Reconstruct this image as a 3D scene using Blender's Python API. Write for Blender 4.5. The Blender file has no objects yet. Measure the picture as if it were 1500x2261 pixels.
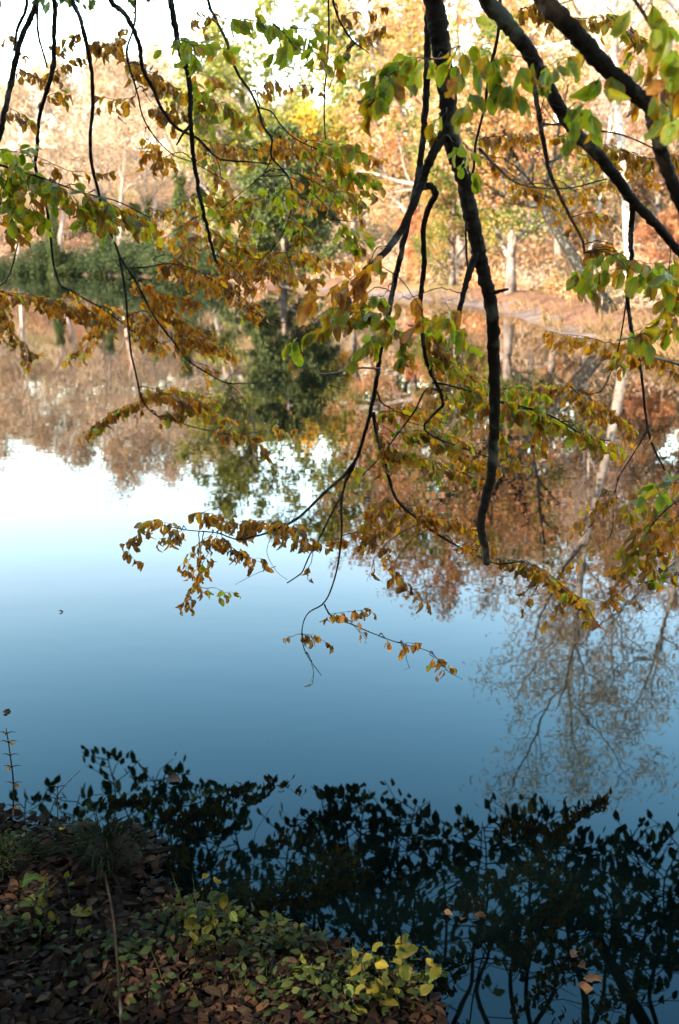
import bpy, math, random
import numpy as np
from mathutils import Vector, Matrix, Euler

R = math.radians
rng = random.Random(7)
nrg = np.random.default_rng(11)
sc = bpy.context.scene
C = sc.collection

# ------------------------------------------------------------------ camera
CAM_H, PITCH, F_PX = 1.65, R(14.2), 2198.0
cam = bpy.data.cameras.new('camera')
cam.sensor_fit = 'VERTICAL'; cam.sensor_height = 36.0; cam.lens = 35.0
cam.clip_start = 0.05; cam.clip_end = 4000
cam.dof.use_dof = True; cam.dof.focus_distance = 2.8; cam.dof.aperture_fstop = 4.6
cam_o = bpy.data.objects.new('camera', cam); C.objects.link(cam_o)
cam_o.location = (0, 0, CAM_H); cam_o.rotation_euler = (R(90) - PITCH, 0, 0)
sc.camera = cam_o

# ------------------------------------------------------------------ sky, sun, exposure
SUN_EL, SUN_ROT = R(29), R(232)
w = bpy.data.worlds.new('World'); sc.world = w; w.use_nodes = True
nt = w.node_tree
sky = nt.nodes.new('ShaderNodeTexSky'); sky.sky_type = 'NISHITA'; sky.sun_disc = False
sky.sun_elevation = SUN_EL; sky.sun_rotation = SUN_ROT
sky.air_density = 1.8; sky.dust_density = 0.0; sky.ozone_density = 2.4
bg = nt.nodes['Background']; bg.inputs[1].default_value = 0.15
nt.links.new(sky.outputs[0], bg.inputs[0])
sun_d = bpy.data.lights.new('sun', 'SUN'); sun_d.energy = 3.2; sun_d.angle = R(0.53); sun_d.color = (1.0, 0.90, 0.76)
sun_o = bpy.data.objects.new('sun', sun_d); C.objects.link(sun_o)
to_sun = Vector((math.sin(SUN_ROT) * math.cos(SUN_EL), math.cos(SUN_ROT) * math.cos(SUN_EL), math.sin(SUN_EL)))
sun_o.rotation_euler = to_sun.to_track_quat('Z', 'Y').to_euler()
sun_o.location = (0, -20, 30)
sc.view_settings.view_transform = 'Standard'; sc.view_settings.look = 'None'
sc.view_settings.gamma = 1.0; sc.view_settings.exposure = 3.55
sc.cycles.max_bounces = 5; sc.cycles.diffuse_bounces = 3; sc.cycles.glossy_bounces = 3; sc.cycles.transparent_max_bounces = 8
sc.cycles.use_adaptive_sampling = True; sc.cycles.adaptive_threshold = 0.02
sc.cycles.caustics_reflective = False; sc.cycles.caustics_refractive = False


# ------------------------------------------------------------------ helpers
def at(px, py, Y):
    """World point seen at photograph pixel (px, py), Y metres in front of the camera."""
    u, v = (px - 750) / F_PX, (1130.5 - py) / F_PX
    d = Vector((u, math.cos(PITCH) + v * math.sin(PITCH), -math.sin(PITCH) + v * math.cos(PITCH)))
    return Vector((0, 0, CAM_H)) + d * (Y / d.y)


def on_water(px, py, z=0.0):
    u, v = (px - 750) / F_PX, (1130.5 - py) / F_PX
    d = Vector((u, math.cos(PITCH) + v * math.sin(PITCH), -math.sin(PITCH) + v * math.cos(PITCH)))
    return Vector((0, 0, CAM_H)) + d * ((z - CAM_H) / d.z)


def px_size(n, Y):
    return n * Y / F_PX


class MB:
    """Collects vertices and faces; build() links them as ONE mesh object."""
    def __init__(s):
        s.v = []; s.n = 0; s.q = []; s.t = []

    def add(s, v, q=None, t=None):
        v = np.asarray(v, dtype=np.float32).reshape(-1, 3)
        if q is not None and len(q): s.q.append(np.asarray(q, dtype=np.int32).reshape(-1, 4) + s.n)
        if t is not None and len(t): s.t.append(np.asarray(t, dtype=np.int32).reshape(-1, 3) + s.n)
        s.v.append(v); s.n += len(v)

    def tube(s, pts, rad, n=6, rough=0.0, close=True):
        pts = np.asarray([tuple(p) for p in pts], dtype=float); m = len(pts)
        rad = np.asarray(rad, dtype=float)
        tan = np.gradient(pts, axis=0)
        tan /= np.linalg.norm(tan, axis=1)[:, None] + 1e-9
        ref = np.array([0.31, 0.87, 0.38])
        if abs(tan[0] @ ref) > 0.9: ref = np.array([1.0, 0.1, 0.0])
        a = ref - tan * (tan @ ref)[:, None]
        a /= np.linalg.norm(a, axis=1)[:, None] + 1e-9
        b = np.cross(tan, a)
        ang = np.linspace(0, 2 * np.pi, n, endpoint=False)
        rr = rad[:, None] * (1 + rough * nrg.normal(size=(m, n)))
        v = pts[:, None, :] + rr[..., None] * (np.cos(ang)[None, :, None] * a[:, None, :] + np.sin(ang)[None, :, None] * b[:, None, :])
        i = np.arange(m - 1)[:, None] * n; j = np.arange(n)[None, :]; k = (j + 1) % n
        q = np.stack([i + j, i + k, i + n + k, i + n + j], -1).reshape(-1, 4)
        v = v.reshape(-1, 3)
        t = []
        if close:
            v = np.vstack([v, pts[-1:] + tan[-1:] * rad[-1] * 0.6, pts[:1]])
            e, st = m * n, m * n + 1
            for jj in range(n):
                t.append(((m - 1) * n + jj, (m - 1) * n + (jj + 1) % n, e)); t.append(((jj + 1) % n, jj, st))
        s.add(v, q, t)

    def quads(s, cen, size, aspect=0.62):
        """Leaf-sized kite faces with random orientation, one per centre."""
        n = len(cen)
        if n == 0: return
        a = nrg.normal(size=(n, 3)); a /= np.linalg.norm(a, axis=1)[:, None]
        b = nrg.normal(size=(n, 3)); b -= a * (a * b).sum(1)[:, None]; b /= np.linalg.norm(b, axis=1)[:, None]
        L = (size * nrg.uniform(0.7, 1.3, n))[:, None]
        nrm = np.cross(a, b)
        v = np.stack([cen - a * L * 0.5, cen - a * L * 0.02 + b * L * aspect * 0.5 + nrm * L * 0.12, cen + a * L * 0.5,
                      cen - a * L * 0.02 - b * L * aspect * 0.5 + nrm * L * 0.12], 1).reshape(-1, 3)
        k = np.arange(n)[:, None] * 4
        s.add(v, None, np.concatenate([k + [0, 1, 2], k + [0, 2, 3]]))

    def mesh(s, name, mat, smooth=True):
        me = bpy.data.meshes.new(name)
        v = np.concatenate(s.v) if s.v else np.zeros((0, 3), np.float32)
        q = np.concatenate(s.q) if s.q else np.zeros((0, 4), np.int32)
        t = np.concatenate(s.t) if s.t else np.zeros((0, 3), np.int32)
        me.vertices.add(len(v)); me.vertices.foreach_set('co', v.ravel())
        loops = np.concatenate([q.ravel(), t.ravel()])
        me.loops.add(len(loops)); me.loops.foreach_set('vertex_index', loops)
        nq, ntr = len(q), len(t)
        me.polygons.add(nq + ntr)
        st = np.concatenate([np.arange(nq) * 4, nq * 4 + np.arange(ntr) * 3]).astype(np.int32)
        me.polygons.foreach_set('loop_start', st)
        me.polygons.foreach_set('use_smooth', np.full(nq + ntr, smooth))
        me.materials.append(mat)
        me.update(calc_edges=True)
        return me

    def build(s, name, mat, parent=None, smooth=True):
        return link(name, s.mesh(name, mat, smooth), parent)


def link(name, data, parent=None):
    o = bpy.data.objects.new(name, data); C.objects.link(o)
    if parent is not None:
        o.parent = parent
        o.matrix_parent_inverse = Matrix.Translation(-parent.location) if parent.type == 'EMPTY' else Matrix()
    return o


def tag(o, label=None, cat=None, group=None, kind=None):
    if label: o['label'] = label
    if cat: o['category'] = cat
    if group: o['group'] = group
    if kind: o['kind'] = kind
    return o


def thing(name, loc, label, cat, group=None):
    e = bpy.data.objects.new(name, None); C.objects.link(e); e.location = loc
    e.empty_display_size = 0.1
    return tag(e, label, cat, group)


def copy_tree(o, parent=None):
    c = o.copy(); C.objects.link(c); c.parent = parent
    for ch in list(o.children): copy_tree(ch, c)
    return c


def catmull(P, k):
    """Smooth curve through P (list of arrays), k samples per span."""
    P = np.asarray([tuple(p) for p in P], dtype=float)
    if len(P) < 3:
        return np.array([P[0] + (P[-1] - P[0]) * t for t in np.linspace(0, 1, k * (len(P) - 1) + 1)])
    Q = np.vstack([P[0] + (P[0] - P[1]) * 0.5, P, P[-1] + (P[-1] - P[-2]) * 0.5])
    out = []
    for i in range(1, len(Q) - 2):
        p0, p1, p2, p3 = Q[i - 1], Q[i], Q[i + 1], Q[i + 2]
        ta = 0.0; tb = ta + np.sqrt(np.linalg.norm(p1 - p0)) + 1e-6; tc = tb + np.sqrt(np.linalg.norm(p2 - p1)) + 1e-6; td = tc + np.sqrt(np.linalg.norm(p3 - p2)) + 1e-6
        for t in np.linspace(tb, tc, k, endpoint=False):
            a1 = (tb - t) / (tb - ta) * p0 + (t - ta) / (tb - ta) * p1; a2 = (tc - t) / (tc - tb) * p1 + (t - tb) / (tc - tb) * p2
            a3 = (td - t) / (td - tc) * p2 + (t - tc) / (td - tc) * p3
            b1 = (tc - t) / (tc - ta) * a1 + (t - ta) / (tc - ta) * a2; b2 = (td - t) / (td - tb) * a2 + (t - tb) / (td - tb) * a3
            out.append((tc - t) / (tc - tb) * b1 + (t - tb) / (tc - tb) * b2)
    out.append(P[-1])
    return np.array(out)


# ------------------------------------------------------------------ materials
def new_mat(name):
    m = bpy.data.materials.new(name); m.use_nodes = True
    n = m.node_tree; n.nodes.clear()
    return m, n, n.nodes.new('ShaderNodeOutputMaterial')


def N(n, typ, **kw):
    x = n.nodes.new(typ)
    for k, val in kw.items():
        if k in ('operation', 'blend_type', 'data_type', 'noise_dimensions', 'wave_type', 'feature', 'distance'): setattr(x, k, val)
        else: x.inputs[k].default_value = val
    return x


def ramp(n, fac, cols, pos=None, mode='LINEAR'):
    r = n.nodes.new('ShaderNodeValToRGB'); e = r.color_ramp.elements
    r.color_ramp.interpolation = mode
    k = len(cols)
    pos = pos or [i / (k - 1) for i in range(k)]
    while len(e) < k: e.new(0.5)
    for i in range(k):
        e[i].position = pos[i]; e[i].color = (*cols[i], 1)
    n.links.new(fac, r.inputs[0])
    return r.outputs[0]


def mix(n, a, b, fac, mode='MIX'):
    m = n.nodes.new('ShaderNodeMix'); m.data_type = 'RGBA'; m.blend_type = mode
    if isinstance(fac, (int, float)): m.inputs[0].default_value = fac
    else: n.links.new(fac, m.inputs[0])
    for s, i in ((a, 6), (b, 7)):
        if isinstance(s, tuple): m.inputs[i].default_value = (*s, 1)
        else: n.links.new(s, m.inputs[i])
    return m.outputs[2]


def math_n(n, op, a, b=None, c=None):
    m = n.nodes.new('ShaderNodeMath'); m.operation = op
    for i, s in enumerate((a, b, c)):
        if s is None: continue
        if isinstance(s, (int, float)): m.inputs[i].default_value = s
        else: n.links.new(s, m.inputs[i])
    return m.outputs[0]


def leaf_shader(n, out, col, transl, rough=0.5, spec=0.35, bump=None, glow=1.5):
    p = N(n, 'ShaderNodeBsdfPrincipled', Roughness=rough)
    p.inputs['Specular IOR Level'].default_value = spec
    n.links.new(col, p.inputs['Base Color'])
    tr = n.nodes.new('ShaderNodeBsdfTranslucent')
    tcol = mix(n, col, (1.0, 0.85, 0.30), 0.35, 'MULTIPLY')
    hs = N(n, 'ShaderNodeHueSaturation', Saturation=1.08, Value=glow)
    n.links.new(tcol, hs.inputs['Color']); n.links.new(hs.outputs[0], tr.inputs[0])
    if bump is not None:
        n.links.new(bump, p.inputs['Normal'])
    ms = N(n, 'ShaderNodeMixShader', Fac=transl)
    n.links.new(p.outputs[0], ms.inputs[1]); n.links.new(tr.outputs[0], ms.inputs[2])
    n.links.new(ms.outputs[0], out.inputs[0])


def mat_leaf_near(name, cols, edge, transl, rough=0.42, spec=0.25, glow=2.4, veins=0.22):
    """One leaf lies along +Y with its midrib on x = 0: tone per leaf, side veins, browned margin and blotches."""
    m, n, out = new_mat(name)
    oi = n.nodes.new('ShaderNodeObjectInfo')
    at_ = n.nodes.new('ShaderNodeAttribute'); at_.attribute_name = 'blade'       # position on the blade
    rn_ = n.nodes.new('ShaderNodeAttribute'); rn_.attribute_name = 'tone'        # per-leaf tone inside a joined mesh
    rnd = math_n(n, 'FRACT', math_n(n, 'ADD', oi.outputs['Random'], rn_.outputs['Fac']))
    base = ramp(n, rnd, cols)
    sep = n.nodes.new('ShaderNodeSeparateXYZ'); n.links.new(at_.outputs['Vector'], sep.inputs[0])
    ax = math_n(n, 'ABSOLUTE', sep.outputs[0])
    ph = math_n(n, 'MULTIPLY', math_n(n, 'SUBTRACT', sep.outputs[1], math_n(n, 'MULTIPLY', ax, 0.9)), 62.0)
    vein = math_n(n, 'POWER', math_n(n, 'MULTIPLY_ADD', math_n(n, 'SINE', ph), 0.5, 0.5), 6.0)
    rib = math_n(n, 'LESS_THAN', ax, 0.012)
    vv = math_n(n, 'MAXIMUM', math_n(n, 'MULTIPLY', vein, 0.55), math_n(n, 'MULTIPLY', rib, 0.8))
    off = n.nodes.new('ShaderNodeVectorMath'); off.operation = 'ADD'
    cmb = n.nodes.new('ShaderNodeCombineXYZ'); n.links.new(math_n(n, 'MULTIPLY', rnd, 57.0), cmb.inputs[2])
    n.links.new(at_.outputs['Vector'], off.inputs[0]); n.links.new(cmb.outputs[0], off.inputs[1])
    no = N(n, 'ShaderNodeTexNoise', Scale=5.0, Detail=3.0); n.links.new(off.outputs[0], no.inputs['Vector'])
    edgef = math_n(n, 'MULTIPLY_ADD', ax, 1.6, math_n(n, 'MULTIPLY', sep.outputs[1], 0.12))
    bf = math_n(n, 'ADD', math_n(n, 'SUBTRACT', no.outputs[0], 0.72), edgef)
    bl = n.nodes.new('ShaderNodeMapRange'); n.links.new(bf, bl.inputs[0]); bl.inputs[1].default_value = 0.0; bl.inputs[2].default_value = 0.28
    c1 = mix(n, base, edge, bl.outputs[0])
    c2 = mix(n, c1, (0.55, 0.50, 0.20), math_n(n, 'MULTIPLY', vv, veins))
    bp = N(n, 'ShaderNodeBump', Strength=0.35, Distance=0.01); n.links.new(vein, bp.inputs['Height'])
    leaf_shader(n, out, c2, transl, rough, spec, bp.outputs[0], glow)
    return m


def mat_leaf_far(name, cols, transl=0.35, rough=0.6, pos=None):
    m, n, out = new_mat(name)
    g = n.nodes.new('ShaderNodeNewGeometry')
    oi = n.nodes.new('ShaderNodeObjectInfo'); tc = n.nodes.new('ShaderNodeTexCoord')
    no = N(n, 'ShaderNodeTexNoise', Scale=0.45, Detail=2.0); n.links.new(tc.outputs['Object'], no.inputs['Vector'])
    f = math_n(n, 'ADD', math_n(n, 'MULTIPLY', g.outputs['Random Per Island'], 0.55),
               math_n(n, 'MULTIPLY_ADD', no.outputs[0], 1.5, -0.52))
    leaf_shader(n, out, ramp(n, f, cols, pos), transl, rough, 0.08)
    return m


def mat_bark(name, c0, c1, scale=14.0, lichen=None, rough=0.85, bump=0.6):
    m, n, out = new_mat(name)
    tc = n.nodes.new('ShaderNodeTexCoord')
    no = N(n, 'ShaderNodeTexNoise', Scale=scale, Detail=6.0, Roughness=0.65); n.links.new(tc.outputs['Object'], no.inputs['Vector'])
    col = ramp(n, no.outputs[0], [c0, c1], [0.35, 0.68])
    if lichen:
        n2 = N(n, 'ShaderNodeTexNoise', Scale=scale * 0.45, Detail=4.0); n.links.new(tc.outputs['Object'], n2.inputs['Vector'])
        col = mix(n, col, lichen, ramp(n, n2.outputs[0], [(0, 0, 0), (1, 1, 1)], [0.55, 0.66]))
    p = N(n, 'ShaderNodeBsdfPrincipled', Roughness=rough); p.inputs['Specular IOR Level'].default_value = 0.08
    n.links.new(col, p.inputs['Base Color'])
    b = N(n, 'ShaderNodeBump', Strength=bump, Distance=0.02); n.links.new(no.outputs[0], b.inputs['Height'])
    n.links.new(b.outputs[0], p.inputs['Normal']); n.links.new(p.outputs[0], out.inputs[0])
    return m


def mat_ground(name, cols, scale, fine, rough=0.95, bump=0.5, grass=None):
    m, n, out = new_mat(name)
    tc = n.nodes.new('ShaderNodeTexCoord')
    a = N(n, 'ShaderNodeTexNoise', Scale=scale, Detail=8.0, Roughness=0.7); n.links.new(tc.outputs['Object'], a.inputs['Vector'])
    v = N(n, 'ShaderNodeTexVoronoi', Scale=fine); n.links.new(tc.outputs['Object'], v.inputs['Vector'])
    f = math_n(n, 'MULTIPLY_ADD', math_n(n, 'SUBTRACT', v.outputs['Color'], 0.5), 0.35, a.outputs[0])
    col = ramp(n, f, cols, [0.25 + 0.5 * i / (len(cols) - 1) for i in range(len(cols))])
    if grass:
        g = N(n, 'ShaderNodeTexNoise', Scale=grass[1], Detail=4.0); n.links.new(tc.outputs['Object'], g.inputs['Vector'])
        col = mix(n, col, grass[0], ramp(n, g.outputs[0], [(0, 0, 0), (1, 1, 1)], [0.5, 0.6]))
    p = N(n, 'ShaderNodeBsdfPrincipled', Roughness=rough); n.links.new(col, p.inputs['Base Color'])
    p.inputs['Specular IOR Level'].default_value = 0.04
    b = N(n, 'ShaderNodeBump', Strength=bump, Distance=0.05); n.links.new(f, b.inputs['Height'])
    n.links.new(b.outputs[0], p.inputs['Normal']); n.links.new(p.outputs[0], out.inputs[0])
    return m


def mat_water():
    m, n, out = new_mat('pond_water')
    tc = n.nodes.new('ShaderNodeTexCoord')
    mp = n.nodes.new('ShaderNodeMapping'); mp.inputs['Scale'].default_value = (0.55, 1.0, 1.0)
    n.links.new(tc.outputs['Object'], mp.inputs[0])
    a = N(n, 'ShaderNodeTexNoise', Scale=3.2, Detail=2.0, Roughness=0.5); n.links.new(mp.outputs[0], a.inputs['Vector'])
    b = N(n, 'ShaderNodeTexNoise', Scale=0.5, Detail=1.0); n.links.new(mp.outputs[0], b.inputs['Vector'])
    h = math_n(n, 'MULTIPLY_ADD', b.outputs[0], 2.0, a.outputs[0])
    bp = N(n, 'ShaderNodeBump', Strength=1.0, Distance=0.00055); n.links.new(h, bp.inputs['Height'])
    # pale-to-teal sky fade put into the reflection colour: steep looks teal, grazing ones untinted
    fr = N(n, 'ShaderNodeFresnel', IOR=1.22); n.links.new(bp.outputs[0], fr.inputs['Normal'])
    gl = N(n, 'ShaderNodeBsdfGlossy', Roughness=0.0)
    n.links.new(ramp(n, fr.outputs[0], [(0.42, 0.84, 1.0), (0.60, 0.92, 1.0), (1, 0.98, 0.99)], [0.015, 0.05, 0.125]), gl.inputs['Color'])
    n.links.new(bp.outputs[0], gl.inputs['Normal'])
    df = n.nodes.new('ShaderNodeBsdfDiffuse'); df.inputs[0].default_value = (0.0004, 0.0010, 0.0009, 1)
    ms = n.nodes.new('ShaderNodeMixShader'); n.links.new(fr.outputs[0], ms.inputs[0])
    n.links.new(df.outputs[0], ms.inputs[1]); n.links.new(gl.outputs[0], ms.inputs[2]); n.links.new(ms.outputs[0], out.inputs[0])
    return m


M = {}
M['green'] = mat_leaf_near('leaf_green', [(0.055, 0.10, 0.008), (0.10, 0.14, 0.010), (0.17, 0.18, 0.014)], (0.22, 0.14, 0.015), 0.55)
M['yellow'] = mat_leaf_near('leaf_yellow_green', [(0.16, 0.17, 0.02), (0.25, 0.19, 0.02), (0.29, 0.14, 0.02)], (0.22, 0.085, 0.015), 0.55)
M['orange'] = mat_leaf_near('leaf_orange', [(0.32, 0.105, 0.02), (0.39, 0.17, 0.03), (0.25, 0.08, 0.018)], (0.15, 0.05, 0.015), 0.5)
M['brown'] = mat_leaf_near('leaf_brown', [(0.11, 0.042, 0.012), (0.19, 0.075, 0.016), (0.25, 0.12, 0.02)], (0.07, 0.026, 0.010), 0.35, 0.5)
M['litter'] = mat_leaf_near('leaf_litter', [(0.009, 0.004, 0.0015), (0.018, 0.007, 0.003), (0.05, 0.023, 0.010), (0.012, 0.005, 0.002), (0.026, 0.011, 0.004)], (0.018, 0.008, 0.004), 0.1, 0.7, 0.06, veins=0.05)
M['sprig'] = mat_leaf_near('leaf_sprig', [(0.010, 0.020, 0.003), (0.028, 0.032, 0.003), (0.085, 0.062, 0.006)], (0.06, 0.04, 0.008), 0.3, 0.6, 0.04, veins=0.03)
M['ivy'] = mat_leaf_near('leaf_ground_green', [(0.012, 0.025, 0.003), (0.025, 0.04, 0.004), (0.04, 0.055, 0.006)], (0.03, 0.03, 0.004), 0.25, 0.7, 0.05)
M['bark'] = mat_bark('bark_dark', (0.008, 0.006, 0.004), (0.024, 0.017, 0.011), 30, (0.075, 0.072, 0.052))
M['twig'] = mat_bark('bark_twig', (0.02, 0.014, 0.010), (0.05, 0.034, 0.024), 40)
M['pale_bark'] = mat_bark('bark_pale', (0.20, 0.15, 0.11), (0.48, 0.38, 0.29), 2.2)
M['grey_bark'] = mat_bark('bark_grey', (0.08, 0.06, 0.045), (0.24, 0.18, 0.14), 3.0)
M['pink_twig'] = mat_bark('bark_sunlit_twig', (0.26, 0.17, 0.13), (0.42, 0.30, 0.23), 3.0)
M['f_bare'] = mat_leaf_far('foliage_tan', [(0.21, 0.14, 0.08), (0.37, 0.25, 0.16), (0.48, 0.35, 0.23)], 0.35)
M['f_pale'] = mat_leaf_far('foliage_pale_twigs', [(0.38, 0.24, 0.16), (0.54, 0.37, 0.26), (0.64, 0.47, 0.35)], 0.3)
M['f_pink'] = mat_leaf_far('foliage_pink_orange', [(0.11, 0.10, 0.03), (0.30, 0.15, 0.05), (0.42, 0.19, 0.09), (0.50, 0.29, 0.16)], 0.4)
M['f_mix'] = mat_leaf_far('foliage_green_orange', [(0.025, 0.045, 0.010), (0.06, 0.085, 0.014), (0.16, 0.17, 0.03), (0.34, 0.17, 0.05), (0.40, 0.2, 0.10)], 0.4)
M['f_ever'] = mat_leaf_far('foliage_evergreen', [(0.022, 0.032, 0.010), (0.05, 0.06, 0.016), (0.11, 0.105, 0.03)], 0.2)
M['f_olive'] = mat_leaf_far('foliage_olive', [(0.07, 0.085, 0.02), (0.17, 0.16, 0.035), (0.28, 0.22, 0.06)], 0.4)
M['f_gold'] = mat_leaf_far('foliage_gold', [(0.42, 0.22, 0.03), (0.62, 0.34, 0.04), (0.70, 0.45, 0.08)], 0.45)
M['f_shrub'] = mat_leaf_far('foliage_shore_shrub', [(0.012, 0.020, 0.006), (0.028, 0.036, 0.011), (0.07, 0.072, 0.024)], 0.15)
M['f_red'] = mat_leaf_far('foliage_red', [(0.26, 0.10, 0.05), (0.38, 0.15, 0.07), (0.42, 0.25, 0.10)], 0.4)
M['f_straw'] = mat_leaf_far('foliage_straw', [(0.20, 0.13, 0.06), (0.34, 0.23, 0.12), (0.46, 0.33, 0.19)], 0.35)
M['f_grass'] = mat_leaf_far('foliage_bank_grass', [(0.07, 0.078, 0.02), (0.145, 0.13, 0.04), (0.22, 0.17, 0.065)], 0.35)
M['f_shore'] = mat_leaf_far('foliage_shore_grass', [(0.06, 0.045, 0.015), (0.13, 0.075, 0.03), (0.20, 0.11, 0.05)], 0.3)
M['canopy'] = mat_leaf_far('foliage_canopy', [(0.03, 0.06, 0.012), (0.07, 0.08, 0.015), (0.12, 0.07, 0.015)], 0.2)
M['land'] = mat_ground('land_leaf_litter', [(0.030, 0.014, 0.008), (0.068, 0.031, 0.017), (0.11, 0.052, 0.029), (0.07, 0.036, 0.017)], 0.5, 3.0, grass=((0.10, 0.07, 0.028), 0.06))
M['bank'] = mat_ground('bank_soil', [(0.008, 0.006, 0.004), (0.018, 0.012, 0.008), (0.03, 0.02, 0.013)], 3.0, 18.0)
M['mud'] = mat_ground('shore_mud', [(0.03, 0.02, 0.015), (0.075, 0.05, 0.038), (0.13, 0.09, 0.07)], 0.8, 5.0)
M['water'] = mat_water()

# ------------------------------------------------------------------ pond outline, land and water
far = [on_water(px, py) for px, py in ((1720, 905), (1500, 812), (1400, 778), (1320, 752), (1240, 735), (1150, 700), (1050, 676),
                                       (950, 662), (840, 652), (740, 643), (640, 635), (540, 626), (430, 617), (300, 610), (120, 606), (0, 605))]
near_px = [(-330, 1700), (-150, 1770), (0, 1805), (110, 1838), (210, 1842), (300, 1838), (330, 1880), (322, 1950), (360, 2000), (470, 2030), (600, 2068), (700, 2100),
           (770, 2140), (850, 2180), (930, 2235), (970, 2300)]
near = [on_water(px, py) for px, py in near_px]
outline = [Vector((14.5, 7.5, 0))] + far + [Vector((-70, 108, 0)), Vector((-82, 80, 0)), Vector((-72, 45, 0)), Vector((-45, 20, 0)), Vector((-18, 8.0, 0)), Vector((-6.5, 4.2, 0))] \
    + near + [Vector((0.75, 1.0, 0)), Vector((1.6, 0.75, 0)), Vector((3.0, 0.9, 0)), Vector((5.5, 1.6, 0)), Vector((10, 3.6, 0))]
OUT = np.array([(p.x, p.y) for p in outline])


def resample(P, step_rel):
    pts = []
    for i in range(len(P)):
        a, b = P[i], P[(i + 1) % len(P)]
        L = np.linalg.norm(b - a); n = max(1, int(L / max(0.12, step_rel * np.linalg.norm((a + b) / 2))))
        for k in range(n): pts.append(a + (b - a) * k / n)
    return np.array(pts)


def shore_dist(x, y):
    """Signed distance to the water's edge, positive on land (arrays)."""
    P, Q = OUT, np.roll(OUT, -1, 0)
    X = np.stack([np.ravel(x), np.ravel(y)], 1)[:, None, :]
    d = Q - P; t = np.clip(((X - P) * d).sum(2) / (d * d).sum(1), 0, 1)
    D = np.sqrt((((P + t[..., None] * d) - X) ** 2).sum(2).min(1))
    x0, y0, x1, y1 = P[:, 0], P[:, 1], Q[:, 0], Q[:, 1]
    px, py = X[:, 0, 0][:, None], X[:, 0, 1][:, None]
    cr = ((y0 > py) != (y1 > py)) & (px < (x1 - x0) * (py - y0) / (y1 - y0 + 1e-12) + x0)
    inside = cr.sum(1) % 2 == 1
    return np.where(inside, -D, D).reshape(np.shape(x))


def sstep(t): t = np.clip(t, 0, 1); return t * t * (3 - 2 * t)


def wob(x, y):
    return (np.sin(x * 0.31 + 1.3) * np.cos(y * 0.23 + 0.4) + 0.5 * np.sin(x * 0.71 - y * 0.57) + 0.25 * np.sin(x * 1.9 + y * 1.6))


def land_z(x, y):
    x, y = np.asarray(x, float), np.asarray(y, float)
    d = shore_dist(x, y)
    r = np.hypot(x, y)
    farf = sstep((r - 6) / 12)
    z = 0.45 * sstep(d / 1.6) + farf * (0.035 * np.clip(d, 0, 12) + np.interp(x, [-30, 0, 20], [0.42, 0.32, 0.28]) * np.clip(d - 7, 0, 48) + 0.25 * wob(x * 0.5, y * 0.5) * sstep(d / 10))
    z = z + (1 - farf) * 0.10 * np.clip(d, 0, 8)
    z = np.where(d < 0, np.maximum(d * 0.25, -1.2), z)
    return z


def make_land():
    P = resample(OUT, 0.02)
    n = len(P)
    # outward normals of the star-shaped outline, smoothed
    cen = np.array([-6.0, 40.0])
    rad = P - cen; rad /= np.linalg.norm(rad, axis=1)[:, None]
    offs = [-6, -1.5, -0.4, -0.08, 0.0, 0.12, 0.3, 0.6, 1.0, 1.6, 2.5, 4, 6, 9, 13, 18, 25, 35, 50, 75, 110, 180, 350, 900]
    V = []
    for k, o in enumerate(offs):
        q = P + rad * o
        jit = 0.04 * np.linalg.norm(P, axis=1)[:, None] / 30 * nrg.normal(size=q.shape) * min(1, abs(o))
        q = q + jit
        z = land_z(q[:, 0], q[:, 1])
        z = np.where((np.abs(q[:, 0]) < 3.2) & (q[:, 1] < 3.6) & (q[:, 1] > -1.5), z - 0.30, z)
        V.append(np.column_stack([q, z]))
    m = len(offs)
    i = np.arange(m - 1)[:, None] * n; j = np.arange(n)[None, :]; k = (j + 1) % n
    q = np.stack([i + j, i + n + j, i + n + k, i + k], -1).reshape(-1, 4)
    mb = MB(); mb.add(np.concatenate(V), q)
    return tag(mb.build('ground', M['land']), kind='structure')


make_land()
mb = MB(); mb.add([(-160, -4, 0), (110, -4, 0), (110, 200, 0), (-160, 200, 0)], [(0, 1, 2, 3)])
tag(mb.build('water', M['water']), kind='structure')


# ------------------------------------------------------------------ trees across the pond
def rvec(r): return Vector((r.gauss(0, 1), r.gauss(0, 1), r.gauss(0, 1)))


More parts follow.
